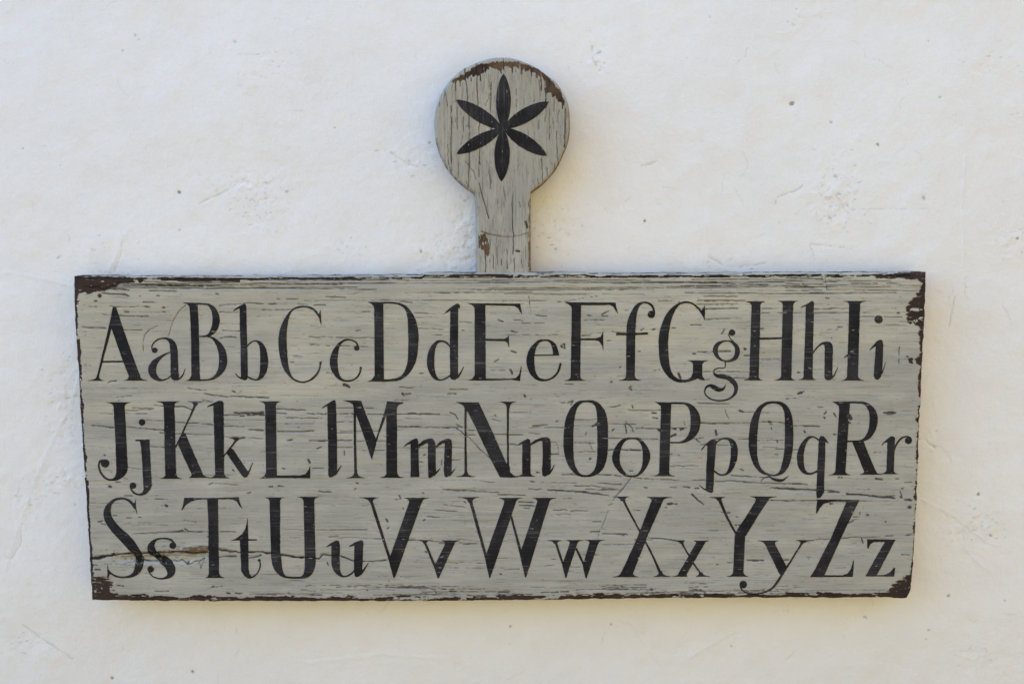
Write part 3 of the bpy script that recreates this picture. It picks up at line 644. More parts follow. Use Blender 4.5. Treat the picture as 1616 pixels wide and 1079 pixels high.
CB.dot(bare, *tp(11, [(1560, 258)])[0], 3.4, 1)
# strip along the top edge: light front arris, a few dark nicks
for k in range(40):
    x = rd.uniform(125, 1450); L = rd.uniform(3, 16)
    yy = np.interp(x, [a for a, b in E_TOP], [b for a, b in E_TOP]) + rd.uniform(.3, 1.6)
    CB.line(crk, [(x, yy), (x + L, yy)], rd.uniform(.3, .6), .8, .3, k, .3)

tone = sstep(.25, .80, .62 - (CB.Y - 470) / 620.0 + (fbm(CB.X / 160, CB.Y / 28, 71, 4) - .5) * 1.3).astype(np.float32)
lump = (fbm(CB.X / 150, CB.Y / 45, 81, 3) - .5) * .0014 + (fbm(CB.X / 55, CB.Y / 4.5, 82, 3) - .5) * .00050
scar = CB.new()
CB.poly(scar, tp(12, [(200, 640), (480, 640), (700, 630), (1080, 618), (1090, 660), (900, 705), (500, 690), (240, 700)]), 1, 2, 5, 22)
lump = lump - scar * (.0010 + .0032 * fbm(CB.X / 9, CB.Y / 5, 83, 3))
ridge = CB.new()
CB.poly(ridge, tp(12, [(820, 585), (950, 535), (1100, 525), (1300, 570), (1150, 590), (900, 600)]), 1, 1.5, 6, 23)
lump = lump + ridge * .0010
relief = lump - crk * .0010 - bare * .00035

def board_h(x, y): return CB.samp(relief, x, y)

def build_board():
    nx, ny = 1100, 424
    u = np.linspace(0, 1, nx); v = np.linspace(0, 1, ny)
    U, Vv = np.meshgrid(u, v)
    PT, PB, PL, PR = map(lambda a: np.array(a, float), (E_TOP[1:], E_B, E_L, E_R))
    xt = 116 + U * (1462 - 116)
    xb = 144 + U * (1436 - 144)
    yt = np.interp(xt, PT[:, 0], PT[:, 1]); yb = np.interp(xb, PB[:, 0], PB[:, 1])
    Yp = yt * (1 - Vv) + yb * Vv
    xl = np.interp(Yp, PL[:, 1], PL[:, 0]); xr = np.interp(Yp, PR[:, 1], PR[:, 0])
    Xp = xl * (1 - U) + xr * U
    # nicked edges
    jl = (fbm(Yp / 9, Yp * 0, 91, 4) - .5) * 2.2; jr = (fbm(Yp / 9, Yp * 0, 92, 4) - .5) * 3.0
    jt = (fbm(Xp / 12, Xp * 0, 93, 4) - .5) * 1.4; jb = (fbm(Xp / 13, Xp * 0, 94, 4) - .5) * 2.6
    dl = Xp - xl; dr = xr - Xp; dt = Yp - yt; db = yb - Yp
    f = lambda d: np.exp(-np.maximum(d, 0) / 4.0)
    Xp = Xp + jl * f(dl) + jr * f(dr); Yp = Yp + jt * f(dt) + jb * f(db)
    # bottom right corner is broken off slightly
    cx = np.clip(1 - np.hypot(Xp - 1436, Yp - 945) / 14, 0, 1); Xp = Xp - cx * 3.0; Yp = Yp - cx * 2.0
    dist = np.minimum(np.minimum(dl, dr), np.minimum(dt, db))
    rad = 3.2
    q = np.clip(1 - dist / rad, 0, 1)
    rnd_ = (1 - np.sqrt(np.clip(1 - q * q, 0, 1))) * rad * .00066
    h = board_h(Xp, Yp) * np.clip(dist / 2.0, .2, 1) - rnd_
    X3, Z3 = unproj(Xp, Yp, BF)
    V = np.stack([X3, BF - h, Z3], -1)
    # growing rings: side down to the back
    def ring_at(M): return np.concatenate([M[0, :], M[1:, -1], M[-1, -2::-1], M[-2:0:-1, 0]])
    idx = np.arange(nx * ny).reshape(ny, nx)
    ring = ring_at(idx)
    P = V.reshape(-1, 3)
    sides = []; F = [grid_faces(ny, nx)]
    prev = ring; n0 = len(P); m = len(ring); nxi = np.roll(np.arange(m), -1)
    steps = np.linspace(0, 1, 7)[1:]
    base = P[ring]
    for s in steps:
        nb = base.copy(); nb[:, 1] = base[:, 1] * (1 - s) + BB * s
        wob = (fbm(np.arange(m) / 9., np.full(m, s * 3), 95, 3) - .5) * .0012
        ctr = np.array([base[:, 0].mean(), 0, base[:, 2].mean()])
        nb[:, 2] += wob * np.sign(nb[:, 2] - ctr[2]) * (np.abs(nb[:, 2] - ctr[2]) > .15)
        nb[:, 0] += wob * np.sign(nb[:, 0] - ctr[0]) * (np.abs(nb[:, 0] - ctr[0]) > .42)
        sides.append(nb); cur = n0 + np.arange(m); n0 += m
        F.append(np.stack([prev, prev[nxi], cur[nxi], cur], 1)); prev = cur
    V = np.concatenate([P] + sides) - SV
    F = np.concatenate(F)
    me = mesh_np("board", V, F)
    # back face
    A = np.zeros((len(V), 4), np.float32)
    k = nx * ny
    A[:k, 0] = CB.samp(bare, Xp, Yp).ravel(); A[:k, 1] = CB.samp(crk, Xp, Yp).ravel()
    A[:k, 2] = CB.samp(tone, Xp, Yp).ravel(); A[:k, 3] = CB.samp(och, Xp, Yp).ravel()
    sidefb = A[ring].copy()
    for i in range(len(steps)):
        a = sidefb.copy(); wv = vnoise(np.arange(m) / 14., np.full(m, i * .7), 97)
        a[:, 0] = np.where(wv > .55, 1, 0); a[:, 1] *= .3; a[:, 2] = .2; a[:, 3] = 0
        A[k + i * m:k + (i + 1) * m] = a
    set_attr(me, 'masks', A)
    return link("board", me, sign, M_board), V[prev]
board, back_ring = build_board()
# plain back of the board, closing the body
me = bpy.data.meshes.new("board_back")
br = back_ring[::6]
me.from_pydata(br.tolist(), [], [list(range(len(br)))])
bk = link("back_face", me, board, M_board)
set_attr(me, 'masks', np.tile(np.array([1, 0, 0, 0], np.float32), (len(br), 1)))

# ------------------------------------------------------------------ handle: round head on a neck
CH = Canvas(668, 76, 918, 452, 2.0)
hb, hc, ho = CH.new(), CH.new(), CH.new()
H_OUT_L = [(793, 90.3), (781.5, 90.5), (766, 93.5), (751.6, 98.8), (733, 107), (716, 120), (702, 137), (692, 156), (686, 176), (684.5, 198), (687, 221), (693.5, 245), (703, 264), (717, 282), (733, 297), (748, 307), (749.5, 312), (749.5, 330), (751, 360), (751, 400), (751, 436)]
H_OUT_R = [(793, 90.3), (811, 92), (836, 101), (850, 108.5), (864, 119), (877, 129), (887, 142.5), (895, 158), (899, 176), (900, 197), (897.5, 222), (889, 245), (878, 267), (862, 286), (850, 297), (838.5, 305.5), (838, 312), (838, 330), (838, 360), (838, 400), (838, 436)]
CH.poly(hb, tp(20, [(300, 345), (310, 315), (420, 265), (520, 185), (640, 160), (760, 150), (900, 165), (1040, 205), (1145, 265), (1215, 345), (1290, 440), (1320, 560), (1285, 530), (1220, 470), (1145, 420), (1135, 315), (1040, 255), (880, 205), (775, 200), (750, 255), (715, 235), (640, 205), (600, 250), (540, 285), (455, 292), (400, 320)]), 1, 2.2, 4.0, 1, .8, 1.4, .20, (2.5, 6.))
CH.poly(hb, tp(20, [(590, 130), (670, 135), (660, 165), (600, 175)]), 1, 1, 1, 2, mode='mul')
for k, (x, a, b) in enumerate([(740, 200, 260), (840, 190, 250), (870, 185, 250), (925, 210, 270), (1010, 230, 290), (1060, 240, 300), (330, 330, 420), (370, 330, 380), (1100, 290, 420), (1140, 400, 560), (555, 280, 330), (1290, 480, 580), (470, 285, 330)]):
    CH.line(hb, tp(20, [(x, a), (x + 5, b)]), .9, 1, .8, k * 3)
CH.poly(hb, tp(21, [(512, 650), (580, 645), (600, 720), (612, 800), (590, 850), (570, 790), (515, 765)]), .85, 1.6, 1.4, 5, .7, 1.5, .33, (2.5, 6.))
CH.line(hb, tp(21, [(920, 540), (925, 590)]), 1.6, 1, 1, 6)
CH.line(hb, tp(21, [(945, 350), (950, 560), (945, 700), (950, 950)]), .9, .8, 1.2, 7, .3)
def hl(t, c, wd=.6, v=.92, brk=.25, jit=.8):
    P = tp(t, [(c[i], c[i + 1]) for i in range(0, len(c), 2)])
    CH.line(hc, P, wd * .9, v * .85, jit, int(P[0][0] * 7), brk)
for c in [(295, 555, 297, 800, 297, 1079), (415, 200, 430, 340, 440, 470, 455, 600, 460, 850, 458, 1079), (518, 165, 530, 350, 535, 560, 548, 700, 552, 1079), (655, 340, 650, 560, 655, 800),
          (240, 420, 262, 560), (335, 430, 336, 520), (765, 130, 770, 240), (1222, 480, 1220, 600), (1180, 570, 1175, 860), (1318, 570, 1312, 920), (1145, 560, 1142, 700), (880, 400, 885, 560), (405, 640, 410, 760, 385, 900),
          (1240, 780, 1250, 1079), (1085, 320, 1092, 430), (190, 520, 185, 560), (265, 900, 272, 1079), (1262, 590, 1245, 700), (1210, 660, 1212, 760), (1085, 680, 1082, 760), (640, 350, 655, 420, 625, 500, 600, 560), (1040, 500, 1035, 520), (350, 560, 352, 760), (430, 735, 480, 740), (925, 215, 920, 270), (850, 190, 845, 260), (1320, 700, 1322, 800)]:
    hl(20, c, .85 if c[0] in (295, 415, 518, 655, 1318) else .5)
for c in [(255, 20, 290, 150), (280, 0, 285, 130, 300, 180), (345, 40, 342, 160), (435, 0, 430, 240), (400, 30, 470, 110, 490, 180), (520, 0, 518, 160), (600, 60, 610, 150, 620, 260), (520, 215, 545, 310, 575, 420, 598, 510), (1050, 0, 1058, 200), (1160, 40, 1165, 100), (1015, 170, 1028, 225),
          (728, 240, 745, 360), (800, 300, 805, 420, 800, 560, 812, 650, 808, 820), (855, 370, 870, 420), (935, 115, 937, 130), (415, 200, 425, 250), (675, 340, 678, 390), (570, 800, 575, 970), (668, 760, 675, 900), (708, 860, 712, 910), (755, 770, 760, 940), (815, 850, 820, 970), (638, 820, 645, 940), (620, 100, 625, 210), (515, 290, 518, 330), (880, 860, 885, 930), (1100, 80, 1105, 160), (610, 690, 612, 880)]:
    hl(21, c, .75 if c[0] in (520, 800, 570, 435, 1050) else .5)
CH.line(hc, tp(21, [(835, 788), (860, 792)]), 1.6, .9, .3, 3)
CH.line(ho, tp(21, [(535, 622), (600, 645), (700, 664), (800, 665), (880, 652), (945, 628)]), .9, .75, .5, 4, .1, .8)
CH.line(hc, tp(21, [(535, 622), (600, 643), (700, 660)]), .5, .7, .4, 5, .3)
for k in range(1500):
    x, y = rd.uniform(688, 898), rd.uniform(95, 432); L_ = rd.choice([2, 5, 12, 22]) * rd.uniform(.5, 1.4)
    CH.line(hc, [(x, y), (x + rd.gauss(0, .03) * L_, y + L_)], rd.uniform(.14, .32), rd.uniform(.12, .5), 0)
for k in range(460):
    x, y = rd.uniform(688, 898), rd.uniform(95, 432); L = rd.uniform(3, 26)
    CH.line(hc, [(x, y), (x + rd.gauss(0, .6), y + L)], rd.uniform(.18, .36), rd.uniform(.2, .6), .4, k * 3, rd.uniform(.25, .5))
CH.poly(ho, [(684, 215), (690, 214), (697, 245), (716, 277), (750, 303), (752, 314), (744, 310), (714, 286), (690, 248)], .45, 1.2, 2.0, 41, 1., 1., .42, (4., 4.))
CH.line(ho, [(750.5, 318), (752, 360), (752, 430)], 1.6, .22, .8, 42, .1, 1.5)
CH.line(ho, [(899, 200), (897, 225), (888, 247), (876, 270), (860, 288), (839, 304)], 1.6, .8, .8, 43, .15, 1.0)
CH.line(ho, [(836.5, 312), (836.5, 430)], 1.2, .55, .8, 44, .2, 1.0)
CH.line(ho, [(897, 160), (899, 200)], 1.2, .5, .8, 45, .2, 1.0)
htone = (.35 + .35 * fbm(CH.X / 20, CH.Y / 90, 171, 3) - .35 * sstep(240, 330, CH.Y)).astype(np.float32)
hrel = (fbm(CH.X / 40, CH.Y / 130, 181, 3) - .5) * .0010 + (fbm(CH.X / 4.5, CH.Y / 60, 182, 3) - .5) * .00045 - hc * .0009 - hb * .0003

def build_handle():
    Lp, Rp = np.array(H_OUT_L), np.array(H_OUT_R)
    # rows denser at the round top
    s = np.linspace(0, 1, 300)
    ys = 90.3 + (436 - 90.3) * (s ** 1.0)
    ys = np.concatenate([90.3 + np.linspace(0, 1, 26)[:-1] ** 2 * 14, np.linspace(104.3, 436, 280)])
    def smooth_interp(P):
        # finer curve through traced points
        q = []
        for i in range(len(P) - 1):
            p0 = P[max(i - 1, 0)]; p1 = P[i]; p2 = P[i + 1]; p3 = P[min(i + 2, len(P) - 1)]
            if i in (15, 16): p0, p3 = p1, p2
            for t in np.linspace(0, 1, 8, endpoint=False):
                q.append(.5 * ((2 * p1) + (-p0 + p2) * t + (2 * p0 - 5 * p1 + 4 * p2 - p3) * t * t + (-p0 + 3 * p1 - 3 * p2 + p3) * t ** 3))
        q.append(P[-1]); q = np.array(q)
        q[:, 1] = np.maximum.accumulate(q[:, 1] + np.arange(len(q)) * 1e-6)
        return q
    # circle-like top: interpolate half-width in sqrt space near apex
    ql, qr = smooth_interp(Lp), smooth_interp(Rp)
    t = np.sqrt(ys - 90.29)
    xl = np.interp(t, np.sqrt(np.maximum(ql[:, 1] - 90.29, 0)), ql[:, 0])
    xr = np.interp(t, np.sqrt(np.maximum(qr[:, 1] - 90.29, 0)), qr[:, 0])
    nx = 190
    U = .5 - .5 * np.cos(np.linspace(0, 1, nx) * math.pi)
    U = U * .4 + np.linspace(0, 1, nx) * .6
    Xp = xl[:, None] * (1 - U) + xr[:, None] * U
    Yp = np.repeat(ys[:, None], nx, 1)
    outl = np.concatenate([ql, qr[::-1]])
    A_ = outl[:-1]; B_ = outl[1:]
    D = np.full(Xp.shape, 1e9)
    for (ax, ay), (bx_, by_) in zip(A_, B_):
        if abs(ay - 436) < .1 and abs(by_ - 436) < .1: continue
        vx, vy = bx_ - ax, by_ - ay
        tt = np.clip(((Xp - ax) * vx + (Yp - ay) * vy) / (vx * vx + vy * vy + 1e-9), 0, 1)
        D = np.minimum(D, np.hypot(Xp - ax - tt * vx, Yp - ay - tt * vy))
    rad = np.where(Yp < 300, 7.0, 6.0)
    q = np.clip(1 - D / rad, 0, 1)
    rr = (1 - np.sqrt(np.clip(1 - q * q, 0, 1))) * rad * .00066
    h = CH.samp(hrel, Xp, Yp) * np.clip(D / 3, .2, 1) - rr
    X3, Z3 = unproj(Xp, Yp, HF)
    P = np.stack([X3, HF - h, Z3], -1).reshape(-1, 3)
    ny = len(ys)
    idx = np.arange(nx * ny).reshape(ny, nx)
    ring = np.concatenate([idx[0, :], idx[1:, -1], idx[-1, -2::-1], idx[-2:0:-1, 0]])
    base = P[ring]; m = len(ring); n0 = len(P); nxi = np.roll(np.arange(m), -1)
    F = [grid_faces(ny, nx)]; prev = ring; sd_ = []
    for s in np.linspace(0, 1, 6)[1:]:
        nb = base.copy(); nb[:, 1] = base[:, 1] * (1 - s) + HB * s
        nb[:, 0] += (fbm(base[:, 2] / .01, np.full(m, s * 3), 195, 3) - .5) * .0008
        sd_.append(nb); cur = n0 + np.arange(m); n0 += m
        F.append(np.stack([prev, prev[nxi], cur[nxi], cur], 1)); prev = cur
    V = np.concatenate([P] + sd_) - SV
    me = mesh_np("handle", V, np.concatenate(F))
    A = np.zeros((len(V), 4), np.float32); k = nx * ny
    A[:k, 0] = CH.samp(hb, Xp, Yp).ravel(); A[:k, 1] = CH.samp(hc, Xp, Yp).ravel()
    A[:k, 2] = CH.samp(htone, Xp, Yp).ravel(); A[:k, 3] = CH.samp(ho, Xp, Yp).ravel()
    # bare arris low on the round head
    edge = (np.clip(1 - D / 2.2, 0, 1) * (vnoise(Xp / 6, Yp / 6, 77) > .45)).ravel() * (Yp.ravel() > 225) * (Yp.ravel() < 310)
    A[:k, 0] = np.maximum(A[:k, 0], edge)
    for i in range(5):
        a = A[ring].copy(); a[:, 0] = (vnoise(np.arange(m) / 12., np.full(m, i * .6), 99) > .6); a[:, 1] *= .4; a[:, 3] = 0
        A[k + i * m:k + (i + 1) * m] = a
    set_attr(me, 'masks', A)
    o = link("handle", me, sign, M_handle)
    o['label'] = "round headed wooden handle painted with a six petalled black rosette"
    me2 = bpy.data.meshes.new("back_face")
    br = V[prev][::4]
    me2.from_pydata(br.tolist(), [], [list(range(len(br)))])
    link("back_face", me2, o, M_handle)
    set_attr(me2, 'masks', np.tile(np.array([1, 0, 0, 0], np.float32), (len(br), 1)))
    return o
handle = build_handle()

# ------------------------------------------------------------------ painted shapes: a thin film of paint that follows the relief
def catmull(P, n=6, closed=False):
    P = np.array(P, float)
    if len(P) < 3: return P
    q = []
    N = len(P)
    rng = range(N if closed else N - 1)
    for i in rng:
        if closed: p0, p1, p2, p3 = P[(i - 1) % N], P[i], P[(i + 1) % N], P[(i + 2) % N]
        else: p0, p1, p2, p3 = P[max(i - 1, 0)], P[i], P[i + 1], P[min(i + 2, N - 1)]
        for t in np.linspace(0, 1, n, endpoint=False):
            q.append(.5 * ((2 * p1) + (-p0 + p2) * t + (2 * p0 - 5 * p1 + 4 * p2 - p3) * t * t + (-p0 + 3 * p1 - 3 * p2 + p3) * t ** 3))
    if not closed: q.append(P[-1])
    return np.array(q)
def resample(P, n, closed=False):
    if closed: P = np.vstack([P, P[:1]])
    d = np.concatenate([[0], np.cumsum(np.hypot(*(P[1:, :2] - P[:-1, :2]).T))])
    t = np.linspace(0, d[-1], n + 1)[:-1] if closed else np.linspace(0, d[-1], n)
    return np.stack([np.interp(t, d, P[:, k]) for k in range(P.shape[1])], 1)

class Glyph:
    def __init__(s, tile): s.t = tile; s.f = []
    def P(s, *pts):                                         # polygon
        s.f.append(list(pts)); return s
    def R(s, a, b, closed=False):                           # ribbon between two curves
        n = max(len(a), len(b)) * 4
        A = resample(catmull(a, 6, closed), n, closed); Bq = resample(catmull(b, 6, closed), n, closed)
        m = n if closed else n - 1
        for i in range(m):
            j = (i + 1) % n
            s.f.append([tuple(A[i]), tuple(A[j]), tuple(Bq[j]), tuple(Bq[i])])
        return s
    def S(s, *pts):                                         # stroke of varying width (x, y, w)
        C = resample(catmull(pts, 6), max(6, len(pts) * 5))
        T = np.gradient(C[:, :2], axis=0); T /= np.maximum(np.hypot(T[:, 0], T[:, 1])[:, None], 1e-6)
        N = np.stack([-T[:, 1], T[:, 0]], 1)
        a = C[:, :2] + N * C[:, 2:3] / 2; b = C[:, :2] - N * C[:, 2:3] / 2
        for i in range(len(C) - 1):
            s.f.append([tuple(a[i]), tuple(a[i + 1]), tuple(b[i + 1]), tuple(b[i])])
        return s
    def D(s, x, y, r):                                      # ball
        s.f.append([(x + r * math.cos(k * math.tau / 20), y + r * math.sin(k * math.tau / 20)) for k in range(20)]); return s
    def Z(s, xl, xr, y, s0, s1, ys, t=7):                   # bracketed serif; y flat edge, ys where it meets the stem
        g = 1 if ys > y else -1
        yt = y + g * t
        def q(p, c, e): return [((1 - u) ** 2 * p[0] + 2 * u * (1 - u) * c[0] + u * u * e[0], (1 - u) ** 2 * p[1] + 2 * u * (1 - u) * c[1] + u * u * e[1]) for u in (0, .2, .4, .6, .8, 1)]
        s.f.append([(xl, y)] + [(xr, y)] + q((xr, yt - g * t * .5), (s1, yt + g * 2), (s1, ys)) + q((xl, yt - g * t * .5), (s0, yt + g * 2), (s0, ys))[::-1])
        return s

def build_glyph(name, gl, plane, hfun, cv, masks, parent, mat, step=1.7, lift=.00030, label=None, seed=0):
    x0, y0, k = TL[gl.t]
    V = []; F = []
    for f in gl.f:
        P = [(x0 + x / k, y0 + y / k) for x, y in f]
        ar = sum(P[i][0] * P[(i + 1) % len(P)][1] - P[(i + 1) % len(P)][0] * P[i][1] for i in range(len(P)))
        if abs(ar) < 1e-3: continue
        if ar < 0: P = P[::-1]
        # subdivide long edges so that the outline can waver
        Q = []
        for i in range(len(P)):
            a, b = P[i], P[(i + 1) % len(P)]
            n = max(1, int(math.hypot(b[0] - a[0], b[1] - a[1]) / 4.0)) if len(f) != 4 or len(gl.f) < 40 else 1
            for j in range(n): Q.append((a[0] + (b[0] - a[0]) * j / n, a[1] + (b[1] - a[1]) * j / n))
        b0 = len(V); V += Q; F.append(list(range(b0, len(V))))
    A = np.array(V)
    W = A + np.stack([(vnoise(A[:, 0] / 3.1, A[:, 1] / 1.6, 301 + seed) - .5), (vnoise(A[:, 0] / 3.1, A[:, 1] / 3.1, 302 + seed) - .5)], 1) * .55
    bx0, by0 = W.min(0); bx1, by1 = W.max(0)
    gx, gy = np.meshgrid(np.arange(bx0, bx1, step), np.arange(by0, by1, step * .8))
    G = np.stack([gx.ravel(), gy.ravel()], 1)
    inn = np.zeros(len(G), bool)
    for f in F:
        Pf = W[f]; c = np.zeros(len(G), bool); n = len(Pf)
        for i in range(n):
            x1, y1 = Pf[i]; x2, y2 = Pf[(i + 1) % n]
            if y1 == y2: continue
            c ^= ((y1 > G[:, 1]) != (y2 > G[:, 1])) & (G[:, 0] < (x2 - x1) * (G[:, 1] - y1) / (y2 - y1) + x1)
        inn |= c
    G = G[inn]
    verts = [Vector((float(x), float(y))) for x, y in np.vstack([W, G])]
    vo, eo, fo, ov, oe, of = delaunay_2d_cdt(verts, [], F, 0, 1e-4)
    T = np.array([t for t, o in zip(fo, of) if len(o)], int)
    vo = np.array([(v.x, v.y) for v in vo])
    used = np.unique(T); remap = -np.ones(len(vo), int); remap[used] = np.arange(len(used))
    vo = vo[used]; T = remap[T]
    h = hfun(vo[:, 0], vo[:, 1]) + lift
    X3, Z3 = unproj(vo[:, 0], vo[:, 1], plane)
    V3 = np.stack([X3, plane - h, Z3], 1)
    # film edge: skirt down to the wood
    E = {}
    for a, b, c in T.tolist():
        for u, v in ((a, b), (b, c), (c, a)): E[(u, v)] = 1
    bd = [(u, v) for (u, v) in E if (v, u) not in E]
    n0 = len(V3)
    V3 = np.vstack([V3, V3 + np.array([0, lift + .0002, 0])])
    sk = []
    for u, v in bd: sk += [(v, u, u + n0), (v, u + n0, v + n0)]
    # orientation: photo y is down, so flip to face the viewer
    e1 = V3[T[0, 1]] - V3[T[0, 0]]; e2 = V3[T[0, 2]] - V3[T[0, 0]]
    if np.cross(e1, e2)[1] > 0: T = T[:, ::-1]; sk = [s_[::-1] for s_ in sk]
    T = np.vstack([T, np.array(sk, int)])
    keep = np.unique(T); rm = -np.ones(len(V3), int); rm[keep] = np.arange(len(keep))
    allp = np.vstack([vo, vo])
    me = mesh_np(name, V3[keep] - SV, rm[T], True)
    p = allp[keep]
    M = np.zeros((len(keep), 4), np.float32)
    M[:, 0] = cv.samp(masks[0], p[:, 0], p[:, 1]); M[:, 1] = cv.samp(masks[1], p[:, 0], p[:, 1]); M[:, 3] = 1
    set_attr(me, 'masks', M)
    o = link(name, me, parent, mat)
    if label: o['label'] = label
    return o

L = {}
def G(ch, t): L[ch] = Glyph(t); return L[ch]
# ---- first row
G('A', 1).P((288, 112), (318, 116), (400, 360), (470, 560), (548, 768), (440, 768), (365, 575), (272, 310), (246, 315), (262, 250)) \
    .P((262, 250), (284, 285), (156, 768), (138, 768)).P((176, 624), (395, 622), (398, 638), (172, 640)).Z(52, 202, 812, 138, 156, 760).Z(398, 615, 810, 440, 546, 760).P((300, 110), (332, 118), (312, 124))
G('a', 1).S((668, 545, 10), (656, 495, 12), (672, 455, 13), (710, 425, 13), (760, 411, 14), (800, 416, 24), (836, 440, 44), (856, 480, 62), (864, 530, 70)) \
    .P((828, 470), (868, 450), (893, 490), (900, 540), (905, 640), (912, 760), (908, 798), (890, 810), (865, 806), (845, 795), (835, 770), (835, 600)) \
    .S((890, 800, 22), (925, 785, 14), (950, 755, 10), (972, 700, 6)) \
    .S((838, 538, 10), (790, 558, 16), (735, 592, 30), (685, 640, 58), (660, 700, 74), (672, 755, 66), (705, 790, 40), (750, 805, 20), (795, 795, 13), (838, 765, 11)).D(684, 525, 26)
G('B', 1).P((1012, 95), (1088, 80), (1098, 300), (1104, 560), (1112, 808), (1032, 808), (1025, 400)).P((945, 72), (1090, 76), (1090, 130), (1015, 135), (1008, 108), (985, 88)) \
    .P((975, 812), (1012, 796), (1030, 760), (1112, 765), (1115, 814)) \
    .R([(1085, 76), (1160, 80), (1210, 90), (1255, 123), (1285, 175), (1297, 230), (1290, 290), (1265, 345), (1225, 382), (1170, 398), (1105, 400)],
       [(1085, 94), (1150, 96), (1185, 103), (1205, 125), (1222, 170), (1228, 225), (1225, 280), (1210, 330), (1185, 370), (1150, 384), (1105, 386)]) \
    .R([(1180, 386), (1240, 403), (1300, 448), (1345, 510), (1366, 580), (1366, 660), (1340, 720), (1290, 772), (1230, 802), (1160, 811), (1105, 812)],
       [(1180, 400), (1215, 410), (1250, 450), (1275, 510), (1290, 580), (1290, 660), (1275, 720), (1245, 765), (1200, 790), (1150, 796), (1105, 796)])
G('b', 2).P((-15, 158), (-5, 140), (50, 106), (95, 83), (106, 95), (112, 120), (115, 300), (120, 450), (125, 600), (128, 780), (118, 800), (100, 808), (80, 802), (62, 780), (58, 500), (50, 300), (48, 128)) \
    .S((12, 742, 6), (32, 768, 10), (70, 792, 16)) \
    .R([(116, 480), (150, 445), (185, 431), (225, 433), (265, 458), (295, 508), (312, 570), (320, 630), (314, 690), (295, 745), (265, 787), (220, 808), (170, 804), (118, 778)],
       [(118, 497), (150, 461), (180, 443), (205, 445), (225, 465), (238, 510), (243, 570), (243, 630), (243, 690), (236, 745), (225, 780), (205, 794), (172, 790), (120, 765)])
G('C', 2).R([(808, 200), (760, 138), (710, 111), (655, 104), (600, 110), (540, 138), (490, 198), (450, 270), (425, 340), (415, 420), (418, 510), (435, 610), (465, 700), (510, 762), (560, 806), (610, 827), (660, 830), (720, 812), (775, 768), (808, 710), (823, 640)],
            [(790, 205), (745, 150), (700, 127), (655, 120), (600, 127), (560, 142), (530, 178), (510, 238), (499, 305), (493, 375), (493, 450), (498, 540), (505, 620), (515, 690), (535, 750), (565, 790), (615, 812), (660, 814), (710, 799), (760, 754), (795, 705), (805, 640)]) \
    .P((812, 142), (817, 200), (821, 288), (812, 265), (800, 225), (780, 190), (775, 178), (800, 175)).D(814, 640, 12)
G('c', 2).R([(1174, 505), (1168, 465), (1140, 435), (1090, 417), (1040, 419), (990, 450), (945, 500), (915, 560), (902, 610), (904, 670), (925, 730), (965, 782), (1010, 810), (1060, 820), (1115, 813), (1160, 786), (1190, 745), (1203, 690)],
            [(1158, 500), (1152, 468), (1130, 446), (1090, 431), (1050, 436), (1015, 457), (990, 500), (980, 560), (975, 620), (978, 680), (988, 735), (1005, 775), (1025, 795), (1060, 804), (1110, 799), (1150, 775), (1175, 735), (1184, 690)]).D(1155, 504, 25).D(1193, 690, 12)
G('D', 3).P((-236, 95), (-151, 78), (-144, 812), (-231, 805)).P((-296, 68), (-151, 70), (-151, 130), (-236, 135), (-242, 108), (-262, 86)).P((-303, 818), (-262, 802), (-234, 765), (-144, 765), (-144, 820)) \
    .R([(-160, 68), (-90, 67), (-30, 73), (40, 91), (85, 125), (130, 185), (160, 250), (178, 330), (183, 420), (178, 510), (165, 600), (140, 670), (100, 735), (50, 782), (0, 808), (-70, 818), (-148, 820)],
       [(-160, 85), (-90, 83), (-30, 89), (15, 103), (55, 140), (75, 200), (82, 280), (84, 370), (86, 450), (84, 540), (80, 610), (68, 675), (45, 730), (10, 770), (-60, 792), (-148, 797)])
G('d', 3).P((427, 182), (432, 168), (480, 122), (540, 84), (555, 82), (573, 98), (573, 130), (558, 122), (556, 400), (556, 760), (548, 785), (530, 802), (500, 802), (482, 785), (478, 500), (482, 150), (460, 165)) \
    .S((540, 785, 26), (575, 745, 16), (608, 680, 6)) \
    .R([(482, 482), (455, 448), (425, 434), (385, 427), (345, 439), (305, 480), (275, 540), (262, 610), (264, 670), (285, 735), (320, 786), (365, 808), (410, 808), (450, 792), (482, 768)],
       [(482, 503), (450, 467), (425, 451), (395, 447), (365, 459), (348, 490), (338, 540), (333, 600), (333, 660), (338, 715), (352, 765), (375, 794), (408, 795), (445, 778), (482, 752)])
G('E', 3).P((712, 90), (814, 90), (818, 800), (713, 800)).P((646, 80), (1142, 84), (1148, 120), (1163, 184), (1142, 162), (1120, 125), (1090, 106), (814, 100), (814, 135), (712, 135), (706, 115), (688, 96)) \
    .P((812, 415), (990, 417), (1020, 404), (1037, 380), (1038, 502), (1022, 455), (1000, 438), (812, 436)).P((646, 808), (690, 792), (712, 760), (815, 760), (818, 790), (1060, 792), (1100, 784), (1130, 754), (1152, 672), (1157, 680), (1146, 760), (1142, 814), (1060, 802), (815, 810))
G('e', 3).R([(1512, 572), (1500, 520), (1475, 465), (1430, 429), (1370, 421), (1310, 431), (1260, 475), (1222, 530), (1203, 600), (1206, 670), (1230, 735), (1275, 787), (1320, 811), (1380, 815), (1440, 797), (1490, 757), (1520, 705), (1532, 650)],
            [(1452, 572), (1448, 515), (1430, 465), (1405, 442), (1370, 438), (1330, 450), (1300, 490), (1283, 540), (1277, 600), (1278, 660), (1285, 710), (1302, 755), (1330, 785), (1385, 798), (1435, 781), (1480, 741), (1500, 700), (1515, 650)]) \
    .P((1278, 566), (1512, 563), (1512, 575), (1278, 579)).D(1523, 655, 11)
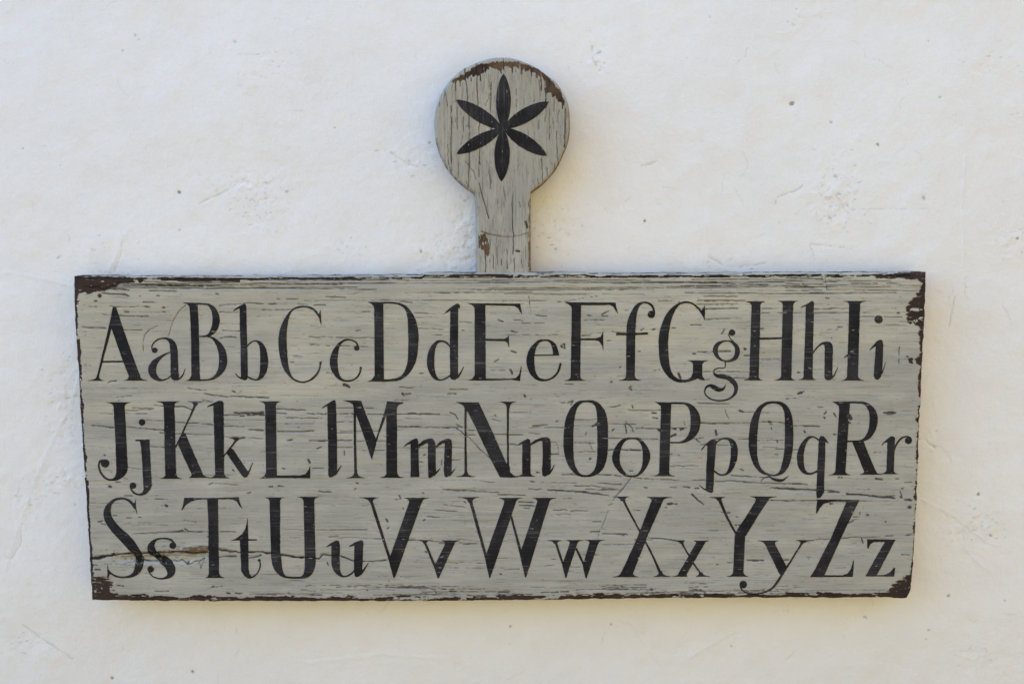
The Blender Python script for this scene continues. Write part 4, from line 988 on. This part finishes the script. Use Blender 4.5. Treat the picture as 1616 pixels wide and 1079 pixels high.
G('F', 4).P((134, 90), (220, 90), (214, 800), (123, 800)).P((62, 70), (548, 72), (552, 110), (569, 180), (547, 150), (525, 112), (490, 97), (220, 99), (220, 135), (134, 135), (128, 112), (100, 90)) \
    .P((215, 411), (360, 411), (405, 398), (430, 342), (433, 528), (415, 470), (390, 440), (355, 429), (215, 431)).Z(65, 265, 812, 124, 214, 760)
G('f', 4).R([(646, 800), (648, 500), (650, 330), (662, 240), (690, 168), (730, 103), (780, 69), (830, 63), (880, 79), (910, 118), (922, 175)],
            [(728, 800), (732, 500), (736, 330), (741, 240), (750, 170), (768, 115), (797, 88), (830, 81), (865, 95), (892, 125), (902, 175)]) \
    .D(884, 186, 35).P((550, 358), (650, 364), (735, 360), (850, 354), (856, 376), (735, 381), (650, 383), (552, 383)).Z(580, 786, 810, 646, 729, 760)
G('G', 4).R([(1384, 205), (1355, 148), (1320, 108), (1270, 74), (1210, 61), (1150, 74), (1095, 108), (1040, 163), (1000, 235), (970, 320), (955, 410), (955, 500), (962, 600), (985, 690), (1025, 752), (1080, 802), (1150, 827), (1210, 824), (1270, 810), (1310, 795)],
            [(1370, 205), (1338, 152), (1308, 120), (1265, 89), (1215, 79), (1165, 89), (1125, 125), (1095, 180), (1070, 250), (1055, 330), (1045, 420), (1045, 500), (1050, 590), (1062, 680), (1085, 745), (1125, 785), (1165, 798), (1215, 800), (1250, 785), (1275, 765)]) \
    .P((1388, 98), (1392, 170), (1387, 245), (1370, 200), (1343, 160), (1355, 148), (1374, 130)).Z(1228, 1422, 620, 1280, 1366, 668).P((1280, 650), (1366, 650), (1366, 765), (1394, 808), (1355, 806), (1320, 790), (1280, 806), (1258, 780), (1275, 740))
G('g', 5).D(270, 357, 30).S((244, 350, 9), (240, 385, 8), (262, 422, 9), (292, 450, 12)) \
    .R([(215, 429), (280, 440), (325, 475), (345, 525), (335, 580), (300, 620), (235, 636), (170, 626), (120, 592), (91, 540), (98, 485), (140, 444)],
       [(222, 440), (262, 455), (290, 488), (298, 525), (292, 570), (265, 603), (230, 617), (187, 614), (152, 585), (136, 540), (143, 490), (175, 455)], True) \
    .S((205, 630, 9), (208, 670, 9), (192, 690, 9), (150, 692, 10), (108, 705, 13), (98, 735, 18), (125, 763, 32), (180, 770, 44), (235, 785, 44), (285, 825, 46), (308, 870, 38), (300, 925, 28), (262, 970, 18), (200, 995, 13), (130, 998, 13), (60, 978, 13), (20, 940, 12), (12, 905, 12), (30, 870, 20), (65, 855, 28), (100, 872, 42), (140, 893, 44), (180, 890, 28), (205, 865, 9), (208, 848, 5))
G('H', 5).P((455, 80), (540, 80), (522, 800), (433, 800)).Z(400, 580, 62, 455, 538, 108, 10).Z(384, 558, 808, 434, 522, 765).P((750, 75), (849, 75), (830, 800), (732, 800)).Z(705, 893, 57, 750, 848, 100).Z(670, 864, 808, 733, 829, 762) \
    .P((530, 404), (640, 402), (746, 400), (745, 419), (640, 422), (530, 425))
G('h', 5).P((918, 127), (925, 115), (975, 88), (1022, 60), (1036, 60), (1044, 78), (1040, 300), (1030, 800), (945, 800), (960, 400), (967, 106)).Z(901, 1060, 804, 946, 1029, 760) \
    .R([(1033, 540), (1060, 503), (1100, 464), (1140, 442), (1185, 441), (1210, 460), (1222, 500), (1220, 600), (1216, 775)],
       [(1033, 562), (1065, 517), (1100, 483), (1125, 469), (1140, 475), (1146, 500), (1146, 560), (1144, 650), (1142, 775)]) \
    .P((1142, 770), (1216, 770), (1212, 795), (1195, 806), (1168, 806), (1148, 795)).S((1195, 790, 28), (1232, 762, 14), (1268, 686, 5))
G('I', 5).P((1378, 80), (1480, 80), (1458, 800), (1355, 800)).Z(1323, 1537, 58, 1378, 1479, 102).Z(1301, 1517, 810, 1357, 1458, 758)
G('i', 55).D(790, 452, 35).P((712, 718), (720, 705), (745, 672), (775, 638), (803, 624), (822, 630), (830, 665), (825, 800), (818, 900), (808, 945), (785, 967), (762, 962), (748, 935), (753, 850), (762, 750), (766, 680), (745, 695)) \
    .S((812, 915, 14), (830, 880, 7), (850, 816, 3))
# ---- second row
G('J', 6).Z(138, 366, 86, 205, 309, 132).P((205, 100), (309, 100), (322, 330), (331, 520), (340, 700), (232, 710), (226, 500), (212, 250)) \
    .R([(340, 690), (335, 735), (305, 782), (260, 814), (200, 828), (145, 820), (100, 787), (70, 737), (58, 682), (70, 638), (105, 622)],
       [(232, 700), (231, 745), (222, 778), (210, 796), (188, 808), (150, 803), (110, 773), (86, 735), (74, 690), (84, 655), (108, 640)]).D(126, 662, 40)
G('j', 6).D(474, 275, 31).P((412, 438), (545, 437), (548, 480), (556, 650), (566, 865), (488, 885), (478, 700), (468, 520), (460, 465), (452, 452), (413, 451)) \
    .R([(566, 850), (560, 892), (530, 937), (490, 960), (440, 964), (395, 947), (365, 912), (356, 880)], [(488, 860), (489, 900), (482, 928), (466, 943), (440, 949), (405, 934), (378, 905), (370, 880)]).D(388, 872, 31)
G('K', 6).Z(611, 830, 77, 678, 780, 122).P((678, 95), (780, 95), (798, 795), (695, 795)).Z(643, 854, 808, 696, 797, 762).Z(906, 1060, 77, 962, 994, 118) \
    .S((980, 100, 26), (940, 195, 17), (890, 300, 15), (840, 410, 15), (792, 510, 14)).P((858, 368), (882, 380), (960, 555), (1050, 765), (945, 770), (885, 640), (816, 485)).Z(916, 1130, 800, 946, 1045, 750)
G('k', 6).P((1086, 134), (1100, 118), (1150, 92), (1200, 71), (1232, 72), (1245, 90), (1250, 790), (1167, 790), (1155, 400), (1147, 118)).Z(1100, 1302, 802, 1168, 1250, 755).Z(1300, 1448, 420, 1350, 1380, 450, 8) \
    .S((1367, 440, 20), (1310, 515, 15), (1242, 600, 13)).P((1308, 515), (1335, 530), (1400, 630), (1482, 748), (1468, 788), (1442, 798), (1420, 780), (1272, 568)).S((1458, 782, 26), (1490, 728, 14), (1519, 656, 5))
G('L', 7).Z(88, 287, 77, 140, 242, 122).P((139, 95), (242, 95), (251, 800), (150, 800)).P((88, 805), (125, 790), (150, 755), (250, 755), (250, 777), (480, 775), (520, 763), (550, 723), (568, 678), (565, 803), (250, 801))
G('l', 7).P((675, 147), (683, 131), (735, 96), (790, 64), (804, 70), (810, 110), (818, 400), (821, 700), (818, 750), (790, 782), (762, 798), (745, 792), (737, 770), (735, 500), (730, 300), (728, 120)).S((795, 768, 30), (825, 735, 18), (861, 680, 5))
G('M', 7).P((868, 70), (1046, 71), (1060, 110), (976, 130), (968, 106), (940, 88)).S((987, 110, 22), (989, 450, 22), (996, 790, 26)).P((975, 90), (1047, 75), (1120, 265), (1195, 455), (1148, 630), (1130, 580), (1070, 400), (998, 195)) \
    .P((1292, 80), (1290, 195), (1208, 410), (1150, 628), (1140, 605), (1180, 450), (1272, 160)).P((1292, 78), (1446, 86), (1446, 97), (1402, 112), (1384, 140), (1388, 790), (1285, 790), (1284, 150), (1270, 185)).Z(908, 1082, 802, 983, 1010, 745).Z(1224, 1447, 800, 1285, 1390, 752)
G('m', 8).P((-18, 508), (-5, 488), (10, 475), (60, 443), (95, 427), (112, 431), (120, 460), (125, 650), (131, 792), (48, 793), (48, 478), (30, 482)) \
    .P((122, 484), (160, 451), (215, 429), (250, 429), (272, 445), (283, 480), (285, 700), (290, 745), (255, 790), (230, 804), (215, 790), (211, 600), (212, 472), (195, 472), (150, 500), (124, 514)).S((262, 775, 26), (300, 740, 14), (326, 708, 5)) \
    .P((282, 505), (320, 461), (385, 429), (415, 429), (435, 445), (439, 500), (436, 650), (435, 745), (405, 787), (385, 795), (368, 787), (361, 740), (365, 600), (370, 473), (350, 474), (310, 502), (288, 522)).S((410, 778, 24), (440, 748, 14), (471, 710, 5))
G('N', 8).P((473, 84), (510, 84), (690, 86), (708, 125), (580, 170), (557, 140), (545, 116), (510, 99)).S((568, 120, 22), (566, 450, 19), (570, 780, 26)).P((558, 105), (691, 85), (830, 385), (955, 668), (984, 700), (988, 795), (892, 796), (790, 600), (660, 320), (576, 158)) \
    .S((967, 120, 24), (966, 400, 19), (968, 700, 22)).Z(891, 1044, 80, 955, 983, 142).P((955, 668), (984, 690), (986, 745), (1020, 775), (1065, 794), (990, 798), (895, 796)).Z(481, 657, 792, 557, 584, 740)
G('n', 8).P((1063, 494), (1070, 480), (1110, 452), (1155, 429), (1175, 438), (1181, 470), (1180, 780), (1102, 780), (1102, 480), (1085, 482)).Z(1040, 1222, 788, 1102, 1181, 752) \
    .P((1180, 475), (1220, 444), (1290, 417), (1335, 414), (1362, 430), (1371, 470), (1373, 700), (1366, 745), (1335, 782), (1310, 790), (1292, 775), (1288, 720), (1297, 600), (1292, 452), (1260, 454), (1215, 477), (1180, 494)).S((1345, 768, 26), (1380, 728, 14), (1406, 678, 5))
G('O', 9).R([(275, 67), (345, 71), (400, 105), (445, 165), (468, 240), (476, 330), (476, 430), (473, 540), (462, 630), (430, 712), (380, 762), (320, 787), (255, 792), (190, 780), (130, 727), (85, 650), (62, 560), (55, 460), (60, 350), (75, 250), (105, 170), (150, 110), (205, 74)],
            [(270, 86), (325, 96), (355, 125), (368, 180), (372, 250), (374, 340), (375, 430), (375, 540), (372, 620), (360, 690), (335, 740), (300, 766), (255, 773), (215, 760), (180, 715), (158, 650), (150, 560), (148, 460), (150, 350), (158, 250), (175, 170), (200, 120), (235, 92)], True)
G('o', 9).R([(700, 418), (760, 424), (810, 455), (850, 510), (873, 570), (870, 630), (845, 690), (800, 752), (750, 784), (695, 792), (640, 784), (590, 752), (545, 700), (520, 650), (514, 600), (530, 540), (565, 480), (620, 429)],
            [(700, 434), (745, 440), (775, 467), (795, 510), (803, 570), (803, 630), (795, 690), (770, 743), (740, 770), (700, 776), (660, 768), (625, 733), (600, 690), (588, 640), (587, 590), (597, 530), (620, 477), (655, 442)], True)
G('P', 9).P((977, 100), (1072, 95), (1052, 775), (957, 775)).P((916, 84), (960, 86), (1075, 88), (1072, 155), (977, 160), (972, 122), (945, 100)).Z(903, 1107, 782, 958, 1052, 742) \
    .R([(1070, 85), (1160, 85), (1220, 91), (1275, 114), (1320, 165), (1346, 230), (1348, 290), (1336, 350), (1300, 407), (1250, 447), (1190, 470), (1120, 474), (1056, 472)],
       [(1070, 104), (1150, 104), (1200, 107), (1230, 132), (1248, 175), (1255, 230), (1255, 290), (1249, 350), (1225, 405), (1195, 438), (1160, 456), (1110, 459), (1056, 458)])
G('p', 10).P((99, 542), (104, 522), (145, 477), (190, 441), (225, 431), (243, 448), (233, 560), (223, 700), (217, 850), (211, 930), (195, 942), (170, 933), (142, 905), (148, 700), (158, 500), (138, 497)).S((80, 866, 5), (120, 900, 12), (172, 925, 22)) \
    .R([(233, 472), (270, 434), (320, 419), (370, 424), (415, 450), (441, 505), (444, 570), (433, 640), (405, 707), (365, 757), (315, 780), (265, 774), (216, 740)], [(233, 492), (270, 451), (315, 436), (345, 441), (368, 466), (378, 515), (378, 570), (372, 640), (358, 703), (340, 743), (310, 764), (270, 759), (218, 725)])
G('Q', 10).R([(800, 77), (860, 84), (910, 120), (945, 180), (965, 270), (971, 370), (968, 480), (955, 590), (930, 682), (890, 742), (850, 772), (790, 783), (720, 777), (660, 752), (605, 692), (570, 612), (549, 520), (549, 420), (560, 310), (585, 220), (630, 140), (690, 94), (745, 77)],
             [(795, 99), (835, 109), (868, 140), (885, 200), (890, 290), (890, 380), (888, 480), (878, 590), (862, 670), (840, 733), (815, 760), (780, 768), (730, 758), (690, 733), (655, 690), (632, 610), (627, 520), (628, 420), (638, 310), (650, 220), (675, 150), (715, 112), (755, 99)], True) \
    .S((735, 780, 8), (770, 805, 20), (820, 822, 28), (865, 822, 22), (900, 800, 11), (923, 780, 5)).S((660, 834, 4), (690, 803, 7), (745, 785, 9))
G('q', 10).R([(1218, 440), (1180, 414), (1145, 406), (1100, 416), (1060, 455), (1025, 510), (1005, 580), (1004, 640), (1018, 700), (1050, 747), (1100, 770), (1150, 767), (1198, 742)], [(1213, 457), (1180, 431), (1150, 423), (1120, 436), (1095, 470), (1078, 520), (1068, 580), (1068, 640), (1075, 700), (1095, 738), (1120, 751), (1150, 749), (1198, 724)]) \
    .P((1212, 430), (1230, 404), (1255, 406), (1275, 428), (1304, 472), (1294, 474), (1273, 458), (1270, 600), (1262, 800), (1260, 940), (1225, 987), (1190, 992), (1186, 950), (1196, 700), (1208, 480))
G('R', 11).P((806, 100), (905, 90), (862, 765), (766, 765)).P((738, 80), (905, 80), (905, 135), (805, 155), (800, 122), (772, 100)).Z(703, 912, 774, 767, 862, 732) \
    .R([(895, 77), (985, 77), (1050, 84), (1105, 114), (1145, 160), (1166, 220), (1164, 290), (1146, 350), (1110, 412), (1070, 442), (1015, 462)], [(895, 98), (980, 99), (1035, 106), (1060, 127), (1082, 170), (1090, 230), (1088, 290), (1078, 350), (1055, 400), (1025, 432), (985, 448)]) \
    .P((876, 449), (1030, 444), (1030, 462), (876, 463)).P((926, 458), (1030, 442), (1075, 560), (1155, 750), (1045, 755), (985, 600)).Z(1001, 1204, 770, 1042, 1150, 725)
G('r', 11).P((1203, 497), (1209, 481), (1250, 438), (1290, 407), (1318, 409), (1331, 425), (1328, 550), (1318, 755), (1250, 755), (1256, 560), (1259, 467), (1235, 470)).Z(1192, 1357, 764, 1250, 1318, 725).S((1324, 540, 12), (1346, 482, 15), (1385, 430, 15), (1430, 410, 13), (1470, 415, 12), (1487, 440, 12)).D(1458, 448, 33)
# ---- third row
G('S', 12).R([(412, 190), (375, 120), (320, 91), (260, 86), (200, 104), (145, 150), (112, 210), (115, 280), (140, 340), (200, 420), (275, 500), (340, 570), (392, 622), (410, 680), (407, 735), (392, 785), (360, 816), (300, 832), (240, 823), (190, 798), (162, 770)],
             [(398, 190), (362, 140), (315, 109), (265, 106), (220, 121), (190, 155), (178, 205), (185, 250), (210, 300), (275, 375), (350, 440), (410, 510), (455, 580), (480, 640), (489, 700), (476, 760), (440, 808), (390, 837), (320, 847), (240, 840), (185, 814), (155, 790)]) \
    .P((413, 98), (418, 170), (428, 248), (410, 195), (383, 152), (392, 138), (406, 136)).P((145, 708), (158, 770), (176, 798), (160, 834), (147, 832), (150, 780))
G('s', 12).R([(794, 525), (762, 484), (710, 465), (650, 465), (590, 481), (545, 515), (525, 560), (535, 610), (580, 650), (640, 700), (690, 745), (713, 790), (706, 823), (670, 841), (620, 841), (575, 823), (547, 790), (535, 765)],
             [(778, 530), (750, 498), (705, 481), (655, 480), (615, 491), (595, 520), (595, 560), (620, 600), (680, 640), (740, 680), (782, 725), (791, 770), (776, 817), (730, 847), (665, 858), (605, 850), (558, 822), (528, 775)]).D(766, 540, 32).D(556, 762, 31)
G('T', 12).P((874, 86), (1000, 91), (1200, 90), (1386, 81), (1400, 140), (1422, 192), (1395, 165), (1370, 125), (1330, 106), (1192, 104), (1195, 300), (1202, 820), (1107, 820), (1100, 300), (1090, 105), (990, 108), (930, 127), (885, 162), (852, 212), (849, 200), (866, 140)).Z(1068, 1254, 845, 1106, 1202, 790)
G('t', 12).P((1470, 278), (1475, 340), (1478, 480), (1480, 760), (1490, 812), (1515, 838), (1480, 850), (1440, 827), (1412, 780), (1405, 650), (1398, 492), (1308, 493), (1360, 475), (1420, 430), (1450, 380), (1463, 330)).P((1476, 478), (1560, 481), (1560, 491), (1476, 493)) \
    .S((1470, 836, 24), (1500, 842, 18), (1535, 828, 14), (1570, 790, 12), (1590, 730, 13), (1583, 680, 13)).D(1580, 680, 14)
G('U', 13).Z(138, 320, 85, 183, 281, 130).Z(446, 645, 80, 503, 603, 125).P((183, 105), (281, 105), (292, 650), (198, 650)).P((503, 100), (603, 100), (617, 650), (514, 650)) \
    .R([(198, 630), (205, 710), (230, 772), (275, 822), (330, 847), (400, 854), (470, 854), (530, 847), (577, 815), (607, 760), (618, 690), (616, 620)], [(291, 630), (295, 700), (303, 760), (318, 808), (342, 830), (400, 836), (450, 836), (488, 826), (507, 790), (513, 730), (514, 680), (514, 620)])
G('u', 13).P((717, 556), (722, 545), (760, 517), (815, 491), (838, 499), (846, 540), (846, 720), (766, 720), (766, 540), (742, 546)).R([(766, 690), (772, 740), (795, 787), (830, 822), (875, 840), (920, 832), (960, 810), (987, 782)], [(846, 690), (847, 750), (853, 788), (863, 812), (886, 826), (920, 817), (955, 795), (982, 762)]) \
    .P((931, 552), (938, 542), (985, 511), (1045, 489), (1065, 499), (1068, 540), (1061, 700), (1056, 790), (1035, 827), (1005, 840), (985, 827), (980, 780), (980, 650), (983, 538), (955, 548)).S((1035, 812, 30), (1075, 765, 15), (1116, 703, 5))
G('V', 14).Z(-18, 168, 86, 75, 107, 132).P((76, 110), (106, 112), (278, 652), (256, 668)).P((455, 110), (576, 110), (572, 135), (318, 845), (305, 845), (255, 665), (272, 645), (450, 140)).Z(405, 641, 90, 455, 575, 138)
G('v', 14).Z(528, 657, 490, 588, 614, 524).P((588, 508), (612, 510), (704, 725), (688, 745)).P((792, 508), (882, 508), (876, 535), (733, 848), (721, 848), (687, 740), (702, 712), (786, 540)).Z(760, 930, 492, 792, 880, 528)
G('W', 15).Z(15, 213, 84, 115, 150, 136).P((117, 110), (148, 112), (288, 625), (268, 650)).P((458, 110), (566, 110), (562, 140), (321, 845), (311, 845), (267, 645), (286, 612), (452, 140)).Z(401, 624, 90, 458, 563, 138) \
    .P((508, 262), (526, 258), (618, 590), (600, 622)).P((768, 110), (882, 110), (877, 140), (661, 840), (649, 840), (597, 610), (616, 575), (762, 140)).Z(721, 943, 90, 768, 879, 138)
G('w', 15).Z(862, 992, 488, 922, 954, 522).P((926, 505), (950, 505), (1014, 700), (999, 722)).P((1075, 505), (1147, 505), (1140, 530), (1039, 845), (1029, 845), (997, 712), (1012, 692), (1068, 530)).Z(1038, 1197, 487, 1075, 1147, 518) \
    .P((1123, 572), (1139, 560), (1208, 700), (1195, 722)).P((1260, 505), (1344, 505), (1338, 530), (1231, 848), (1221, 848), (1191, 712), (1208, 688), (1253, 530)).Z(1220, 1402, 485, 1260, 1344, 518)
G('X', 16).Z(100, 252, 79, 178, 218, 120).S((196, 98, 26), (240, 190, 18), (300, 300, 17), (358, 410, 17)).P((470, 100), (576, 100), (573, 128), (430, 450), (288, 815), (175, 815), (330, 470), (466, 125)).Z(426, 661, 82, 469, 574, 128) \
    .S((405, 495, 18), (480, 640, 18), (552, 805, 26)).Z(101, 343, 838, 182, 290, 785).Z(488, 648, 834, 540, 566, 780)
G('x', 16).Z(663, 782, 490, 735, 768, 520).S((750, 505, 22), (780, 565, 16), (820, 632, 15)).P((892, 500), (974, 500), (970, 520), (800, 812), (718, 812), (888, 515)).Z(868, 1010, 492, 892, 972, 520).S((858, 700, 15), (895, 755, 15), (932, 808, 18)).Z(666, 808, 834, 724, 799, 798).Z(886, 1015, 834, 918, 948, 792)
G('Y', 16).Z(1016, 1160, 81, 1088, 1124, 116).S((1104, 95, 30), (1180, 270, 22), (1268, 432, 20)).P((1455, 95), (1574, 95), (1565, 120), (1480, 250), (1358, 450), (1260, 455), (1266, 407), (1380, 235), (1450, 120)).P((1254, 438), (1352, 440), (1336, 815), (1238, 815)).Z(1180, 1383, 834, 1239, 1336, 782).Z(1398, 1650, 76, 1457, 1568, 118)
G('y', 17).Z(90, 290, 492, 152, 253, 522).P((150, 502), (253, 502), (262, 535), (370, 742), (320, 828), (298, 805)).Z(457, 630, 488, 498, 537, 516) \
    .S((518, 502, 30), (500, 535, 18), (445, 625, 15), (370, 745, 17), (315, 828, 22), (265, 905, 21), (205, 960, 17), (130, 988, 14), (53, 998, 13), (-17, 985, 13), (-60, 950, 13), (-72, 905, 12), (-55, 885, 12)).D(-42, 908, 35)
G('Z', 17).P((650, 104), (1055, 111), (1050, 127), (925, 129), (790, 128), (720, 146), (682, 188), (655, 238), (644, 238), (648, 180), (654, 125)).P((940, 112), (1055, 111), (900, 430), (722, 820), (700, 837), (588, 837), (640, 755), (790, 460)).P((600, 816), (720, 819), (895, 819), (940, 806), (975, 758), (998, 672), (1001, 700), (992, 834), (592, 837))
G('z', 17).P((1128, 481), (1396, 484), (1390, 501), (1300, 506), (1190, 507), (1158, 527), (1138, 570), (1128, 567)).P((1308, 486), (1396, 484), (1340, 590), (1216, 822), (1112, 830), (1160, 738)).P((1115, 819), (1225, 819), (1290, 817), (1340, 794), (1380, 748), (1391, 752), (1382, 832), (1112, 830))

deep = CB.new(); CB.line(deep, split[2:], 1.6, .9, 1.2, 6, .12, 1.0)
names = {c: ("capital letter " if c.isupper() else "small letter ") + c for c in L}
for n_, (c, g) in enumerate(L.items()):
    build_glyph("painted_letter", g, BF, board_h, CB, (crk, deep), board, M_letter, seed=n_, label="black painted " + names[c])

# ---- six petals on the round head
def leaf(tip, base, wd):
    g = Glyph(0)
    (x1, y1) = tip; q_ = math.hypot(tip[0] - base[0], tip[1] - base[1]); x0 = base[0] + (tip[0] - base[0]) * .3 / q_; y0 = base[1] + (tip[1] - base[1]) * .3 / q_
    dx, dy = x1 - x0, y1 - y0; Ln = math.hypot(dx, dy); nx_, ny_ = -dy / Ln, dx / Ln
    a = []; b = []
    for i in range(17):
        t = i / 16; wv = wd / 2 * (4 * t * (1 - t)) ** .80
        px, py = x0 + dx * t, y0 + dy * t
        a.append((px + nx_ * wv, py + ny_ * wv)); b.append((px - nx_ * wv, py - ny_ * wv))
    for i in range(16): g.f.append([a[i], a[i + 1], b[i + 1], b[i]])
    return g
def handle_h(x, y): return CH.samp(hrel, x, y)
zero = CH.new()
for k, (tip, base, wd) in enumerate([((794.7, 116.5), (794, 205), 23.5), ((866, 160.7), (794, 203), 22), ((719.5, 157.5), (794, 205), 21.5), ((720.5, 243), (793, 203), 20), ((863, 246), (794, 202), 21), ((791.2, 286.5), (793.5, 202), 24.5)]):
    build_glyph("painted_petal", leaf(tip, base, wd), HF, handle_h, CH, (hc * .35, zero + hc * .6), handle, M_petal, seed=60 + k, lift=.00030 + k * .00002)

# ---- rusty nail driven into the top left corner
def nail(px, py):
    x, z = unproj(px, py, BF)
    V = [(0, -.0010, 0)]; F = []
    for r, y in ((.0009, -.0009), (.0016, -.0006), (.0019, -.0001), (.0019, .0012)):
        for k in range(12): V.append((r * math.cos(k * math.tau / 12), y, r * math.sin(k * math.tau / 12)))
    for k in range(12): F.append((0, 1 + k, 1 + (k + 1) % 12))
    for j in range(3):
        for k in range(12):
            a = 1 + j * 12 + k; b = 1 + j * 12 + (k + 1) % 12
            F.append((a, a + 12, b + 12, b))
    me = bpy.data.meshes.new("nail_head")
    me.from_pydata([(v[0] + float(x) - SV[0], v[1] + BF - .0002 - SV[1], v[2] + float(z) - SV[2]) for v in V], [], F)
    me.update()
    t = NT("rusted_iron")
    n = t.noise((900, 900, 900), 1, 3)
    t.l(t.mix(t.ss(n, .35, .65), (0.10, 0.035, 0.015), (0.03, 0.016, 0.012)), t.b.inputs['Base Color'])
    t.b.inputs['Roughness'].default_value = .85
    o = link("nail_head", me, board, t.m)
    o['label'] = "small rusty nail head near the top left corner"
nail(157.5, 466.5)
